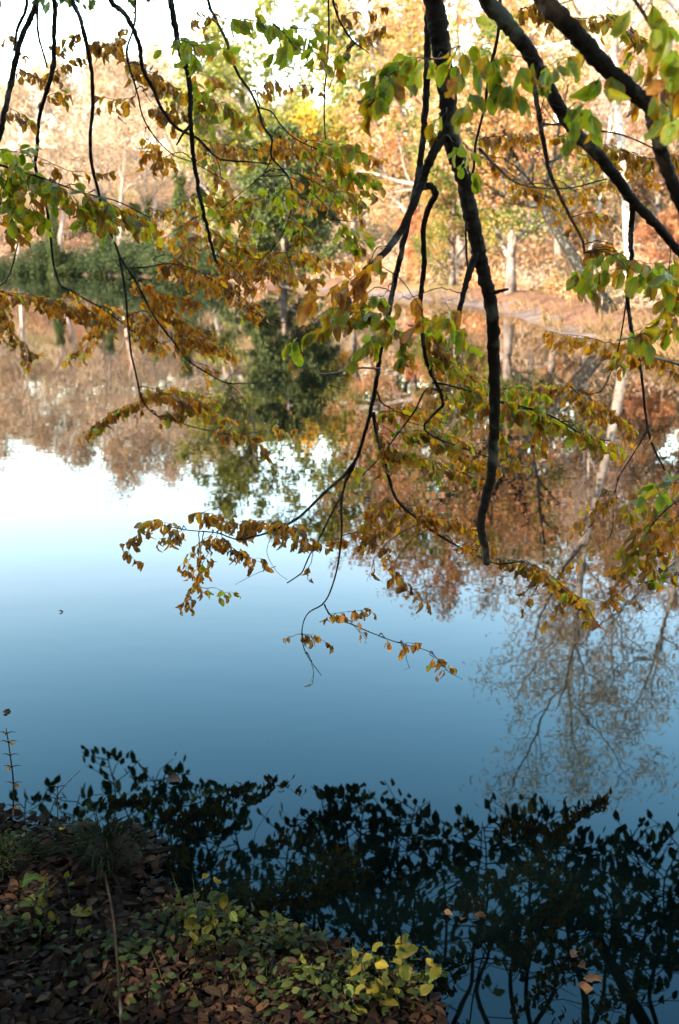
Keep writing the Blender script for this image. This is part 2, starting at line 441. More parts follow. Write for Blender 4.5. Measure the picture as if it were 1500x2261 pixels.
def skeleton(r, H, r0, nchild, ang, ratio, first=0.25, upt=(0.1, 0.12, 0.05, 0.02), wander=0.13, lean=Vector((0, 0, 1)), shape=None, start=Vector((0, 0, 0))):
    br = []
    levels = len(nchild)

    def rec(p, d, L, rad, lev):
        n = 8 if lev == 0 else (5 if lev < 3 else 3)
        pts = [p.copy()]
        for k in range(n):
            d = (d + rvec(r) * wander * (0.45 if lev == 0 else 1) + Vector((0, 0, upt[min(lev, 3)]))).normalized()
            p = p + d * (L / n); pts.append(p.copy())
        end = 0.22 if lev == 0 else 0.35
        rr = [rad * (1 - (1 - end) * k / n) for k in range(n + 1)]
        if lev == 0: rr[0] *= 1.35
        br.append((pts, rr, lev))
        if lev >= levels: return
        az = r.uniform(0, 6.28)
        for c in range(nchild[lev]):
            f0 = first if lev == 0 else 0.22
            t = f0 + (1 - f0) * (c + r.random() * 0.8) / nchild[lev]
            t = min(t, 0.99); x = t * n; k = int(x)
            q = pts[k].lerp(pts[k + 1], x - k); tv = (pts[k + 1] - pts[k]).normalized()
            az += 2.4 + r.uniform(-0.4, 0.4)
            s = tv.orthogonal().normalized(); s.rotate(Matrix.Rotation(az, 3, tv))
            a = R(ang[lev] * r.uniform(0.75, 1.25))
            cd = tv * math.cos(a) + s * math.sin(a)
            sh = (shape(t) if (shape and lev == 0) else (1.15 - 0.6 * t))
            rec(q, cd, L * ratio[lev] * sh * r.uniform(0.75, 1.2), min(rr[k] * 0.62, rad * 0.5), lev + 1)
    rec(start, lean.normalized(), H, r0, 0)
    return br


def tree_parts(root, r, br, bark, foliage, per, size, spread, leaf_levels, fine_cut=0.0, crown='crown', aspect=0.62):
    tb, bb, lb = MB(), MB(), MB()
    cen = []
    mx = max(b[2] for b in br)
    for pts, rr, lev in br:
        if lev == 0: tb.tube(pts, rr, 10, 0.04)
        else: bb.tube(pts, [max(x, fine_cut) for x in rr], 6 if lev == 1 else (4 if lev == 2 else 3), 0.0, False)
        if lev >= mx - leaf_levels + 1 and foliage:
            P = np.array([tuple(p) for p in pts])
            k = nrg.poisson(per)
            if k:
                x = nrg.uniform(0.25, 1, k) * (len(P) - 1); i = np.minimum(x.astype(int), len(P) - 2); f = (x - i)[:, None]
                cen.append(P[i] * (1 - f) + P[i + 1] * f + nrg.normal(size=(k, 3)) * spread)
    trunk = tb.build('trunk', bark, root)
    if bb.n: bb.build('limb', bark, root)
    if cen:
        lb.quads(np.concatenate(cen), size, aspect); lb.build(crown, foliage, root, smooth=False)
    return trunk


round_shape = lambda t: math.sqrt(max(0.06, 1 - ((t - 0.55) / 0.62) ** 2))


def base(px, Y, dz=-0.1):
    X = at(px, 600, Y).x
    return Vector((X, Y, float(land_z(X, Y)) + dz))


def new_tree(kind, seed, name, label, cat, group=None):
    r = random.Random(seed)
    root = thing(name, (0, 0, 0), label, cat, group)
    if kind == 'bare':       # tall leafless tree with fine sunlit twigs and a few tan leaves
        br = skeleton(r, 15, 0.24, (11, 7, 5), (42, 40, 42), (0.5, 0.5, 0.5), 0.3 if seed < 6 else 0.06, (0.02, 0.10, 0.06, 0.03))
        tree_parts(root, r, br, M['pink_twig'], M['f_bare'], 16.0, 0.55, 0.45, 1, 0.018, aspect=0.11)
    elif kind == 'ivy':      # bare tree whose trunk is wrapped in ivy
        br = skeleton(r, 14, 0.24, (9, 6, 4), (45, 42, 42), (0.42, 0.5, 0.5), 0.45, (0.02, 0.10, 0.06, 0.03))
        tree_parts(root, r, br, M['grey_bark'], M['f_bare'], 10, 0.5, 0.40, 1, 0.02, aspect=0.11)
        pts = br[0][0]; P = np.array([tuple(p) for p in pts]); k = 5200
        x = nrg.uniform(0.05, 0.62, k) ** 1.0 * (len(P) - 1); i = x.astype(int); f = (x - i)[:, None]
        a = nrg.uniform(0, 6.28, k); rad = nrg.uniform(0.2, 0.62, k) * (1 + 0.3 * np.sin(x * 4))
        c = P[i] * (1 - f) + P[i + 1] * f + np.column_stack([np.cos(a) * rad, np.sin(a) * rad, nrg.normal(size=k) * 0.2])
        lb = MB(); lb.quads(c, 0.22); lb.build('ivy', M['f_ever'], root, smooth=False)
    elif kind == 'ever':     # broad dark evergreen
        br = skeleton(r, 9.4, 0.22, (22, 9, 5), (72, 50, 45), (0.36, 0.42, 0.45), 0.06, (0.05, 0.03, 0.02, 0.0), shape=lambda t: 1.15 * math.sqrt(max(0.05, 1.02 - t)))
        tree_parts(root, r, br, M['grey_bark'], M['f_ever'], 24, 0.23, 0.16, 1)
    elif kind in ('olive', 'gold', 'straw', 'red'):
        br = skeleton(r, 10, 0.18, (14, 7, 5), (50, 45, 45), (0.46, 0.5, 0.48), 0.16, (0.02, 0.10, 0.06, 0.03), shape=round_shape)
        tree_parts(root, r, br, M['grey_bark'], M['f_' + kind], 26, 0.25, 0.22, 1)
    elif kind == 'oak':      # big pink-orange tree
        br = skeleton(r, 13.5, 0.34, (13, 8, 6), (58, 48, 48), (0.52, 0.48, 0.45), 0.14, (0.02, 0.07, 0.04, 0.0), shape=round_shape)
        tree_parts(root, r, br, M['grey_bark'], M['f_pink'], 26, 0.19, 0.24, 1)
    elif kind == 'mixed':
        br = skeleton(r, 9, 0.22, (13, 8, 5), (62, 48, 48), (0.52, 0.48, 0.45), 0.10, (0.02, 0.06, 0.03, 0.0), shape=round_shape)
        tree_parts(root, r, br, M['grey_bark'], M['f_mix'], 30, 0.16, 0.2, 1)
    elif kind == 'sycamore':  # pale trunk, open crown of pinkish twigs
        br = skeleton(r, 13.0, 0.17, (9, 7, 5), (50, 48, 46), (0.46, 0.5, 0.48), 0.40, (0.02, 0.08, 0.05, 0.02), wander=0.17)
        tree_parts(root, r, br, M['pale_bark'], M['f_pale'], 17.0, 0.24, 0.26, 1, 0.003, aspect=0.12)
    elif kind == 'shrub':     # dense round bush
        tb, lb = MB(), MB(); cen = []
        for k in range(16):
            a = r.uniform(0, 6.28); t = r.uniform(0.15, 1.0)
            p0 = Vector((0.15 * math.cos(a), 0.15 * math.sin(a), 0)); p1 = Vector((1.7 * t * math.cos(a), 1.7 * t * math.sin(a), r.uniform(1.4, 2.9) * (1.15 - 0.45 * t)))
            tb.tube([p0, p0.lerp(p1, 0.5) + Vector((0, 0, 0.3)), p1], [0.05, 0.035, 0.015], 4, 0, False)
            for q in range(5):
                c = np.array(p0.lerp(p1, r.uniform(0.35, 1.05))) + nrg.normal(size=3) * 0.2
                cen.append(c + nrg.normal(size=(130, 3)) * np.array([0.42, 0.42, 0.34]))
        c = np.concatenate(cen); c[:, 2] = np.abs(c[:, 2])
        tb.build('stem', M['grey_bark'], root); lb.quads(c, 0.17); lb.build('foliage', M['f_shrub'], root, smooth=False)
    return root


def set_mat(root, part, mat):
    for ch in root.children:
        if ch.name.split('.')[0] == part:
            ch.data = ch.data.copy(); ch.data.materials[0] = mat


PROTO = {}


def plant(kind, seed, px, Y, scale, rot, name, label, cat, group=None, sz=1.0, tilt=0.0):
    key = (kind, seed)
    if key not in PROTO:
        o = PROTO[key] = new_tree(kind, seed, name, label, cat, group)
    else:
        o = copy_tree(PROTO[key]); o.name = name; tag(o, label, cat, group)
        if group is None and 'group' in o: del o['group']
    o.location = base(px, Y); o.rotation_euler = (0, tilt, rot); o.scale = (scale, scale, scale * sz)
    return o


# far-left end of the pond: leafless trees, ivy-clad trunks, hillside wood
BG = 'bare trees at the far end of the pond'
spots = [(-70, 132, 1.15), (45, 128, 1.30), (135, 134, 1.45), (265, 126, 1.45), (350, 140, 1.25), (470, 120, 1.15)]
labs = ['bare pinkish tree at the far left edge of the pond end', 'bare pinkish tree behind the dark shrubs, second from the left edge',
        'tall bare tree between two hanging stems at the left, far shore', 'tallest bare tree of the far left shore, wide twiggy crown',
        'bare tan tree behind the ivy trunk on the far shore', 'bare tan tree left of the round dark evergreen']
for i, (px, Y, s) in enumerate(spots):
    plant('bare', 3 + i % 3, px, Y, s, i * 1.7, 'bare_tree', labs[i], 'tree', BG)
for i, (px, Y, s, lab) in enumerate([(398, 98, 1.05, 'tree with its straight trunk wrapped in dark ivy, nearest the golden slope'),
                                     (245, 112, 0.95, 'slender ivy-wrapped tree above the dark shore shrubs'),
                                     (325, 118, 0.9, 'pale ivy-wrapped tree between two other ivy trunks'),
                                     (118, 116, 1.0, 'ivy-wrapped tree furthest left on the far shore')]):
    plant('ivy', 21, px, Y, s, i * 2.1, 'ivy_tree', lab, 'tree', 'ivy-clad trees on the far shore')
HB = 'bare hillside trees behind the far shore'
hb = [(-160, 165), (-60, 175), (20, 160), (90, 180), (190, 165), (300, 178), (390, 165), (450, 150), (520, 160), (590, 140), (660, 150), (730, 135), (800, 120), (870, 110),
      (-20, 172), (60, 170), (150, 174), (245, 170), (340, 172), (425, 160), (490, 146), (560, 132), (635, 122), (705, 116)]
for i, (px, Y) in enumerate(hb):
    plant('bare', 3 + i % 3 if i < 14 else 6 + i % 2, px, Y, rng.uniform(0.7, 0.95) if i < 14 else rng.uniform(0.55, 0.75), i * 2.3, 'hillside_tree', 'bare tan tree in the hillside wood, ' + ['left of the view', 'at the left edge', 'first inside the left edge', 'above the fourth shore shrub', 'between the two left ivy trees',
          'above the pale ivy tree', 'behind the ivy trunk by the golden slope', 'left of the olive-yellow tree', 'behind the olive-yellow tree', 'above the dark evergreen, left side', 'above the dark evergreen, right side',
          'behind the orange-gold tree', 'right of the tall yellow-green tree', 'behind the first pink-orange oak',
          'on the crest at the left edge', 'on the crest, second from the left edge', 'on the crest behind the third shore shrub', 'on the crest between the ivy trees', 'on the crest above the pale ivy tree',
          'on the crest right of the thick ivy trunk', 'on the crest left of the evergreen', 'on the crest just left of the evergreen top', 'on the crest behind the evergreen', 'on the crest behind the gold tree'][i], 'tree', HB)
SH = 'dark shrubs along the far left shore'
for i, px in enumerate((-60, 0, 55, 115, 170, 230, 290, 350, 415, 480)):
    plant('shrub', 31 + i % 2, px, [122, 121, 120.5, 119.5, 117.5, 113.5, 108.5, 102, 94.5, 86][i], rng.uniform(0.85, 1.75), i * 1.3, 'shore_shrub',
          'dark green shrub of the far-shore hedge, ' + ['at the left edge', 'second from the left edge', 'third from the left edge', 'fourth from the left edge', 'fifth from the left edge',
              'below the slender ivy tree', 'below the pale ivy tree', 'left of the thick ivy trunk', 'right of the thick ivy trunk', 'at its right end'][i], 'shrub', SH, 0.9)
# middle distance
plant('olive', 41, 545, 80, 1.4, 0.4, 'autumn_tree', 'olive-yellow round tree just left of the dark evergreen', 'tree')
plant('ever', 42, 625, 66, 1.05, 1.0, 'evergreen_tree', 'broad dark green evergreen at the middle of the far shore', 'tree')
for px_, Y_, s_, lab_ in ((215, 140, 0.62, 'small dark evergreen on the hillside above the shore shrubs'), (305, 134, 0.5, 'smallest dark evergreen between the ivy-clad trees'), (455, 128, 0.6, 'dark evergreen on the hillside left of the olive-yellow tree')):
    plant('ever', 42, px_, Y_, s_, px_, 'evergreen_tree', lab_, 'tree')
plant('gold', 43, 705, 78, 0.98, 2.0, 'autumn_tree', 'bright orange-gold tree peeping above the dark evergreen', 'tree')
plant('olive', 44, 775, 74, 1.42, 3.0, 'autumn_tree', 'tall pale yellow-green tree left of the pink-orange oaks', 'tree')
plant('straw', 45, 548, 74, 0.42, 0.0, 'straw_bush', 'pale straw-coloured bush at the waterline left of the dark evergreen', 'bush')
plant('straw', 45, 590, 70, 0.34, 2.0, 'straw_bush', 'low pale bush at the waterline below the dark evergreen', 'bush')
plant('oak', 51, 905, 56, 0.92, 0.0, 'oak_tree', 'pink-orange leafed oak on the far shore behind the forked limb', 'tree')
plant('oak', 52, 1020, 49, 0.86, 1.9, 'oak_tree', 'large pink-orange oak behind the thick hanging limb', 'tree')
plant('mixed', 53, 1000, 46, 0.62, 0.7, 'autumn_tree', 'low yellow-green tree at the foot of the pink-orange oaks', 'tree')
plant('mixed', 54, 1130, 38, 0.86, 2.6, 'autumn_tree', 'green and orange tree leaning over the shore beside the leaning trunk', 'tree')
plant('red', 55, 925, 50, 0.30, 0.7, 'red_bush', 'small red bush on the bank beyond the forked limb', 'bush')
plant('red', 55, 1475, 29, 0.20, 2.7, 'red_bush', 'red-leafed bush on the bank at the right edge', 'bush')
# right shore
plant('oak', 52, 1290, 54, 0.92, 4.0, 'oak_tree', 'pink-orange oak behind the leaning trunk on the right slope', 'tree')
plant('bare', 5, 1180, 62, 0.9, 1.0, 'bare_tree', 'bare tan tree rising behind the green and orange tree', 'tree')
plant('bare', 4, 1390, 60, 0.62, 3.1, 'bare_tree', 'bare tan tree high on the right slope', 'tree')
plant('bare', 3, 1530, 50, 0.62, 4.1, 'bare_tree', 'bare tan tree on the right slope at the edge of the view', 'tree')
plant('sycamore', 61, 1400, 27.5, 0.88, 0.5, 'sycamore_tree', 'pale-trunked bare tree standing on the right bank, reflected in the pond', 'tree', tilt=-0.06)
plant('sycamore', 62, 1580, 26.5, 0.80, 2.5, 'sycamore_tree', 'pale-trunked bare tree at the right edge of the right bank', 'tree', tilt=-0.02)
plant('sycamore', 61, 1295, 40, 0.66, 3.2, 'sycamore_tree', 'smaller pale-trunked tree further along the right bank', 'tree', tilt=0.03)

for i, (px_, Y_, s_, kd, mt, lab_) in enumerate(((1235, 45, 0.62, 51, 'f_pink', 'smaller pink-tan tree on the right slope behind the leaning trunk'), (1345, 47, 0.66, 52, 'f_straw', 'pale tan tree on the right slope left of the pale trunk'),
                                                 (1440, 43, 0.62, 51, 'f_straw', 'pale tan tree on the right slope right of the pale trunk'), (1535, 41, 0.62, 52, 'f_pink', 'pink-tan tree on the right slope at the edge of the view'))):
    o_ = plant('oak', kd, px_, Y_, s_, 1.1 + i * 1.4, 'autumn_tree', lab_, 'tree')
    set_mat(o_, 'crown', M[mt])

# the dark trunk that leans out over the right bank
r = random.Random(71)
b0 = on_water(1345, 728); b0.z = float(land_z(b0.x, b0.y)) - 0.15
top = at(1170, 430, b0.y + 1.5)
root = thing('leaning_tree', b0, 'dark-barked tree leaning left over the right bank', 'tree')
ld = (top - b0); br = skeleton(r, ld.length * 1.55, 0.20, (10, 7, 5), (48, 46, 46), (0.45, 0.48, 0.45), 0.55, (0.045, 0.09, 0.04, 0.0), wander=0.10, lean=ld, shape=round_shape, start=b0)
tree_parts(root, r, br, M['bark'], M['f_pink'], 9, 0.13, 0.2, 1)


# pale muddy margin along the far shore
def margin():
    seg = [Vector((p.x, p.y, 0)) for p in far[3:]]
    P = catmull(seg, 14); n = len(P)
    cen = np.array([-6.0, 40.0]); rad = P[:, :2] - cen; rad /= np.linalg.norm(rad, axis=1)[:, None]
    rows = []
    for o in (-0.3, 0.12, 0.4, 0.7):
        q = P[:, :2] + rad * (o * (1 + 0.3 * np.sin(np.arange(n) * 0.9))[:, None])
        rows.append(np.column_stack([q, np.maximum(land_z(q[:, 0], q[:, 1]), -0.05) + 0.03]))
    mb = MB(); i = np.arange(3)[:, None] * n; j = np.arange(n - 1)[None, :]
    mb.add(np.concatenate(rows), np.stack([i + j, i + j + 1, i + n + j + 1, i + n + j], -1).reshape(-1, 4))
    tag(mb.build('shore_path', M['mud']), kind='structure')


margin()


# tangled undergrowth over the hillside: nobody could count it
def undergrowth():
    mbs = {'f_bare': MB(), 'f_straw': MB(), 'f_grass': MB(), 'f_pink': MB()}
    acc = {k: [] for k in mbs}; siz = {k: [] for k in mbs}
    n = 0
    while n < 2600:
        px = rng.uniform(-250, 1750); Y = 22 + 160 * rng.random() ** 1.05
        X = at(px, 600, Y).x
        d = float(shore_dist(X, Y))
        if d < 1.5 or d > 70: continue
        n += 1
        z = float(land_z(X, Y))
        k = rng.choices(list(mbs), (0.30, 0.12, 0.46, 0.12) if X < 0 else (0.36, 0.06, 0.10, 0.48))[0]
        h = rng.uniform(0.7, 2.0) * (0.6 if d < 4 else 1.0 + 0.9 * (Y > 70)); rr = h * rng.uniform(0.5, 0.9)
        m = int((90 if k == 'f_bare' else 60) * (2.0 if Y < 45 else 1.0))
        q = nrg.normal(size=(m, 3)) * np.array([rr * 0.5, rr * 0.5, h * 0.33]); q[:, 2] = np.abs(q[:, 2] + h * 0.42)
        acc[k].append(q + np.array([X, Y, z])); siz[k].append(np.full(m, min(1.0, max(0.3, Y / 80))))
    for k, mb in mbs.items():
        mb.quads(np.concatenate(acc[k]), np.concatenate(siz[k]) * (0.6 if k == 'f_bare' else 0.28), 0.12 if k == 'f_bare' else 0.5)
        o = mb.build({'f_bare': 'bramble_undergrowth', 'f_straw': 'straw_undergrowth', 'f_grass': 'grass_undergrowth', 'f_pink': 'rusty_undergrowth'}[k], M[k], smooth=False)
        tag(o, {'f_bare': 'tangle of bare tan twigs over the slopes across the pond', 'f_straw': 'pale dry straw-coloured growth over the slopes across the pond',
                'f_grass': 'olive grassy growth over the slopes across the pond', 'f_pink': 'rusty orange low leaves over the slopes across the pond'}[k], 'undergrowth', kind='stuff')


undergrowth()


def shore_grass():
    mb = MB(); P = []
    for k in range(3500):
        px = rng.uniform(880, 1760); t = rng.random()
        py = float(np.interp(px, [880, 950, 1050, 1150, 1240, 1320, 1400, 1500, 1720], [656, 662, 676, 700, 735, 752, 778, 812, 905]))
        w_ = on_water(px, py + rng.uniform(-2, 2)); rad = Vector((w_.x + 6, w_.y - 40, 0)).normalized()
        o = 0.05 + 2.6 * t * t + 0.35 * math.sin(px * 0.05); q = w_ + rad * max(o, 0.0)
        clump = 0.5 + 0.5 * math.sin(px * 0.11 + o * 2.0) * math.sin(px * 0.037)
        if rng.random() > 0.25 + 0.75 * clump: continue
        z = float(max(0.0, 0.45 * min(1, o / 1.6)))
        L = rng.uniform(0.15, 0.42) * (0.6 + 0.7 * clump); d = Vector((rng.gauss(0, .35), rng.gauss(0, .35), 1)).normalized()
        b = Vector((q.x, q.y, z - 0.03)); s_ = Vector((rng.uniform(0.6, 1), rng.gauss(0, .5), 0)).normalized() * 0.007
        v = [b - s_, b + s_, b + d * L * 0.6 + s_ * 0.7, b + d * L + Vector((d.x, d.y, -0.4)) * L * 0.25]
        mb.add([tuple(x) for x in v], [(0, 1, 2, 3)])
    tag(mb.build('shore_grass', M['f_shore'], smooth=False), 'rough russet and tan grass fringing the right-hand shore', 'grass', kind='stuff')


shore_grass()


# ------------------------------------------------------------------ near leaves: shared meshes
LEAF_RAW = {}


def set_attrs(me, blade, tone):
    a = me.attributes.new('blade', 'FLOAT_VECTOR', 'POINT'); a.data.foreach_set('vector', np.ascontiguousarray(blade, np.float32).ravel())
    b = me.attributes.new('tone', 'FLOAT', 'POINT'); b.data.foreach_set('value', np.ascontiguousarray(tone, np.float32))


def leaf_mesh(name, mat, fold=0.25, curl=0.3, wid=0.27, roll=0.0, bite=None, seed=0):
    """A toothed beech-like blade along +Y, base at the origin, folded on the midrib, curled along its length."""
    r = random.Random(seed)
    prof = [0.012, 0.55, 0.86, 1.0, 0.98, 0.86, 0.66, 0.40, 0.04]
    ys = [0.0, 0.12, 0.25, 0.38, 0.52, 0.65, 0.78, 0.90, 1.0]
    V, F = [], []
    def put(x, y, tw):
        z = fold * abs(x) + (-curl * y * y) + roll * (x * x) * 4 + tw * x
        yy = y * (1 - 0.25 * curl * y)
        return (x, yy, z + 0.02 * math.sin(y * 9 + x * 7 + seed))
    for i, (p, y) in enumerate(zip(prof, ys)):
        for sg in (-1, 0, 1):
            wd = wid * p * (1 + r.uniform(-0.07, 0.07))
            if bite and sg == bite[0] and bite[1] <= i <= bite[2]: wd *= 0.3
            V.append(put(sg * wd, y + (0.03 if sg and 0 < i < 8 else 0), 0.12 * math.sin(seed)))
    for i in range(8):
        for c in (0, 1):
            a = i * 3 + c; F.append((a, a + 1, a + 4, a + 3))
    # teeth: a small triangle on each margin step
    T = []
    for i in range(1, 7):
        for c, sg in ((0, -1), (2, 1)):
            a, b = i * 3 + c, (i + 1) * 3 + c
            va, vb = V[a], V[b]
            k = len(V); V.append((0.35 * va[0] + 0.65 * vb[0] + sg * 0.022, 0.25 * va[1] + 0.75 * vb[1] + 0.015, 0.4 * va[2] + 0.6 * vb[2]))
            T.append((a, k, b) if sg > 0 else (a, b, k))
    mb = MB(); mb.add(V, F, T)
    me = mb.mesh(name, mat)
    set_attrs(me, np.array(V, np.float32), np.zeros(len(V), np.float32))
    LEAF_RAW[me.name] = (np.array(V, np.float32), np.array(F), np.array(T))
    return me


SHAPES = {
    'flat': [dict(fold=0.18, curl=0.15, wid=0.29), dict(fold=0.35, curl=0.35, wid=0.27), dict(fold=0.1, curl=0.5, wid=0.30), dict(fold=0.3, curl=0.2, wid=0.26, bite=(1, 3, 5))],
    'curl': [dict(fold=0.9, curl=0.7, wid=0.20), dict(fold=1.6, curl=0.4, wid=0.15), dict(fold=0.5, curl=0.9, wid=0.24, bite=(-1, 4, 6)), dict(fold=0.5, curl=0.3, wid=0.25, roll=1.2)],
}
LEAF = {}
for mn, sets in (('green', ('flat',)), ('yellow', ('flat', 'flat', 'curl')), ('orange', ('flat', 'curl')), ('brown', ('curl', 'flat', 'curl')), ('litter', ('flat', 'curl')), ('sprig', ('flat',)), ('ivy', ('flat',))):
    LEAF[mn] = [leaf_mesh('leaf', M[mn], seed=i * 7 + len(mn), **sh) for i, sh in enumerate(s for k in sets for s in SHAPES[k])]


def leaf_matrix(p, d, nrm, size):
    y = Vector(d).normalized(); z = Vector(nrm); z = z - y * z.dot(y)
    if z.length < 1e-4: z = y.orthogonal()
    z.normalize(); x = y.cross(z)
    m = Matrix((x, y, z)).transposed().to_4x4() @ Matrix.Scale(size, 4)
    m.translation = p
    return m


def put_leaf(parent, kind, p, d, nrm, size, name='leaf'):
    m = leaf_matrix(p, d, nrm, size)
    o = bpy.data.objects.new(name, rng.choice(LEAF[kind])); C.objects.link(o)
    if parent is not None: o.parent = parent
    o.matrix_basis = m
    return o


PAL = {'G': (.80, .18, .02, 0), 'GY': (.42, .32, .12, .14), 'Y': (.2, .40, .2, .2), 'YO': (.10, .28, .34, .28), 'O': (0, .10, .66, .24), 'OB': (0, .12, .42, .46), 'B': (0, .04, .26, .70)}
LK = ('green', 'yellow', 'orange', 'brown')
UP = Vector((0, 0, 1))


BOUGHS = []
LEAF_SCALE, LEAF_MORE = 0.56, 2.7


class Bough:
    """A hanging branch: limb and branch meshes traced from the photograph's stems, each with its own depth, then leafy twigs."""
    def __init__(s, name, label, loc_pt):
        s.e = thing(name, loc_pt, label, 'branch', 'hanging branches over the water'); s.samples = []; s.todo = []
        BOUGHS.append(s)

    def finish(s):
        """The 300 leaves that show largest become objects; the rest one mesh."""
        s.todo.sort(key=lambda t: -t[5] / max(0.5, t[2].y))
        for part, kind, q, ld, nr, size in s.todo[:300]: put_leaf(part, kind, q, ld, nr, size)
        rest = s.todo[300:]
        if not rest: return
        mb = MB(); bl, tn, mi_q, mi_t = [], [], [], []
        for part, kind, q, ld, nr, size in rest:
            V, F, T = LEAF_RAW[rng.choice(LEAF[kind]).name]
            m = np.array(leaf_matrix(q, ld, nr, size))
            mb.add(V @ m[:3, :3].T + m[:3, 3], F, T)
            bl.append(V); tn.append(np.full(len(V), rng.random(), np.float32)); k = LK.index(kind)
            mi_q += [k] * len(F); mi_t += [k] * len(T)
        me = mb.mesh('small_leaves', M[LK[0]])
        for k in LK[1:]: me.materials.append(M[k])
        me.polygons.foreach_set('material_index', np.array(mi_q + mi_t, np.int32))
        set_attrs(me, np.concatenate(bl), np.concatenate(tn))
        tag(link('small_leaves', me, s.e), kind='stuff')

    def stem(s, pts, r0, r1, name='branch', rough=0.07, ext=None, mat='bark'):
        P = [at(*p) for p in pts]
        if ext: P = [Vector(e) for e in ext] + P
        k = 7 if r0 < 12 else 12
        Q = catmull(P, k); n = len(Q)
        Y = np.mean([p[2] for p in pts])
        # knotty wander
        amp = px_size(min(max(r1 * 0.30, 0.6), 1.6), Y)
        wv = nrg.normal(size=(n, 3)) * amp * 0.35; wv = (wv + np.roll(wv, 1, 0) + np.roll(wv, -1, 0)) * 0.6; wv[0] = 0
        Q = Q + wv
        t = np.linspace(0, 1, n)
        rad = px_size(1, Y) * 0.46 * (r0 + (r1 - r0) * t) * (1 + 0.05 * np.sin(np.arange(n) * 1.3) + (0.10 if r0 < 14 else 0.03) * (nrg.random(n) > 0.9))
        if ext: rad[:len(ext) * k] = np.maximum(rad[:len(ext) * k], rad[len(ext) * k])
        mb = MB(); mb.tube(Q, rad, 11 if r0 > 12 else 6, rough * 1.1)
        s.samples += [(Vector(q), rr) for q, rr in zip(Q, rad)]
        return mb.build(name, M[mat], s.e)

    def spray(s, poly, Y, n, size, pal, half=28, droop=0.8, sub=None, join=0.5, tw=2.2):
        """A leafy twig along a spine; short side twigs, leaves drooping from them."""
        if n > 5: n = int(n * (LEAF_MORE if size < 0.074 else 2.0))
        if size >= 0.074 and Y < 2.6: size *= 0.86
        Ys = Y if isinstance(Y, (list, tuple)) else [Y + 0.10 * math.sin(i * 1.7 + poly[0][0]) for i in range(len(poly))]
        P = [at(p[0], p[1], y) for p, y in zip(poly, Ys)]
        if s.samples and join:
            best = min(s.samples, key=lambda q: (q[0] - P[0]).length + 0.8 * max(0, P[0].z - q[0].z))
            if (best[0] - P[0]).length < join:
                dirn = (P[0] - best[0])
                P = [best[0], best[0] + dirn * 0.5 + Vector((0, 0, 0.12 * dirn.length))] + P
        Q = catmull(P, 8); m = len(Q)
        Yq = float(np.mean(Ys))
        Q = Q + nrg.normal(size=Q.shape) * px_size(0.9, Yq)
        mb = MB()
        r0, r1 = px_size(tw, Yq) * 0.5, px_size(0.8, Yq) * 0.5
        mb.tube(Q, np.linspace(r0 * 1.3, r1, m), 4, 0.0, False)
        hw = px_size(half, Yq)
        leaves = []
        left = n; side = 1; ns = max(3, n // 3)
        i0 = m - int(8 * (len(poly) - 1)) - 1
        for k in range(ns):
            f = (k + rng.random()) / ns
            x = i0 + f * (m - 1 - i0); i = min(int(x), m - 2)
            p = Vector(Q[i]) + (Vector(Q[i + 1]) - Vector(Q[i])) * (x - i)
            tan = (Vector(Q[i + 1]) - Vector(Q[i])).normalized()
            side = -side
            sv = tan.cross(UP); sv = sv.normalized() if sv.length > 0.05 else Vector((1, 0, 0))
            d = (tan * 0.75 + sv * side * rng.uniform(0.3, 1.0) + UP * rng.uniform(-0.9, 0.35) + rvec(rng) * 0.2).normalized()
            L = hw * rng.uniform(0.45, 1.25)
            e = p + d * L + Vector((0, 0, -0.25 * L)); mid = p + d * L * 0.5 + rvec(rng) * L * 0.06
            mb.tube([p, mid, e], [r1 * 1.3, r1, r1 * 0.7], 3, 0, False)
            c = 3 if k < ns - 1 else max(1, left)
            c = min(c, left, 6); left -= c
            for j in range(c):
                g = 1.0 if j == 0 else rng.uniform(0.15, 0.95)
                q = (p.lerp(mid, g * 2) if g < 0.5 else mid.lerp(e, g * 2 - 1))
                leaves.append((q, d))
        part = mb.build('twig', M['twig'], s.e)
        wts = PAL[pal]
        for q, d in leaves:
            kind = rng.choices(LK, wts)[0]
            dr = droop * (1.25 if kind in ('brown', 'orange') else 0.85)
            ld = d * 0.7 + Vector((0, 0, -dr)) + rvec(rng) * 0.38
            nr = Vector((rng.gauss(0, 0.6), rng.gauss(-0.55, 0.5), rng.gauss(0.75, 0.5)))
            s.todo.append((part, kind, q, ld, nr, size * LEAF_SCALE * rng.uniform(0.7, 1.15)))
        return part


def over(px, Y, up=1.6, back=1.2, dx=0.0):
    """Points above the picture from which a branch hangs."""
    p = at(px, -60, Y)
    return [(p.x + dx, Y - back, p.z + up), (p.x + dx * 0.35, Y - back * 0.35, p.z + up * 0.42)]


HB1 = Bough('hanging_branch', 'pair of thin dark stems hanging at the top left corner', at(40, 0, 3.2))
HB1.stem([(60, 0, 3.2), (42, 55, 3.2), (32, 110, 3.2)], 8, 6, ext=over(60, 3.2))
HB1.stem([(82, 0, 3.25), (65, 45, 3.25), (45, 90, 3.25), (32, 145, 3.25), (22, 200, 3.25), (12, 240, 3.2), (0, 300, 3.2), (-30, 380, 3.2)], 11, 13, 'limb', ext=over(82, 3.25))
HB1.stem([(82, 15, 3.3), (85, 75, 3.3), (95, 115, 3.3), (105, 150, 3.3)], 6, 4)
HB1.spray([(20, 235), (45, 250), (68, 265)], 3.3, 9, 0.06, 'B', 14)
HB1.spray([(60, 120), (30, 90), (5, 70)], 4.6, 8, 0.06, 'B', 20)
HB1.spray([(40, 150), (70, 165), (100, 180)], 4.0, 14, 0.055, 'B', 18)

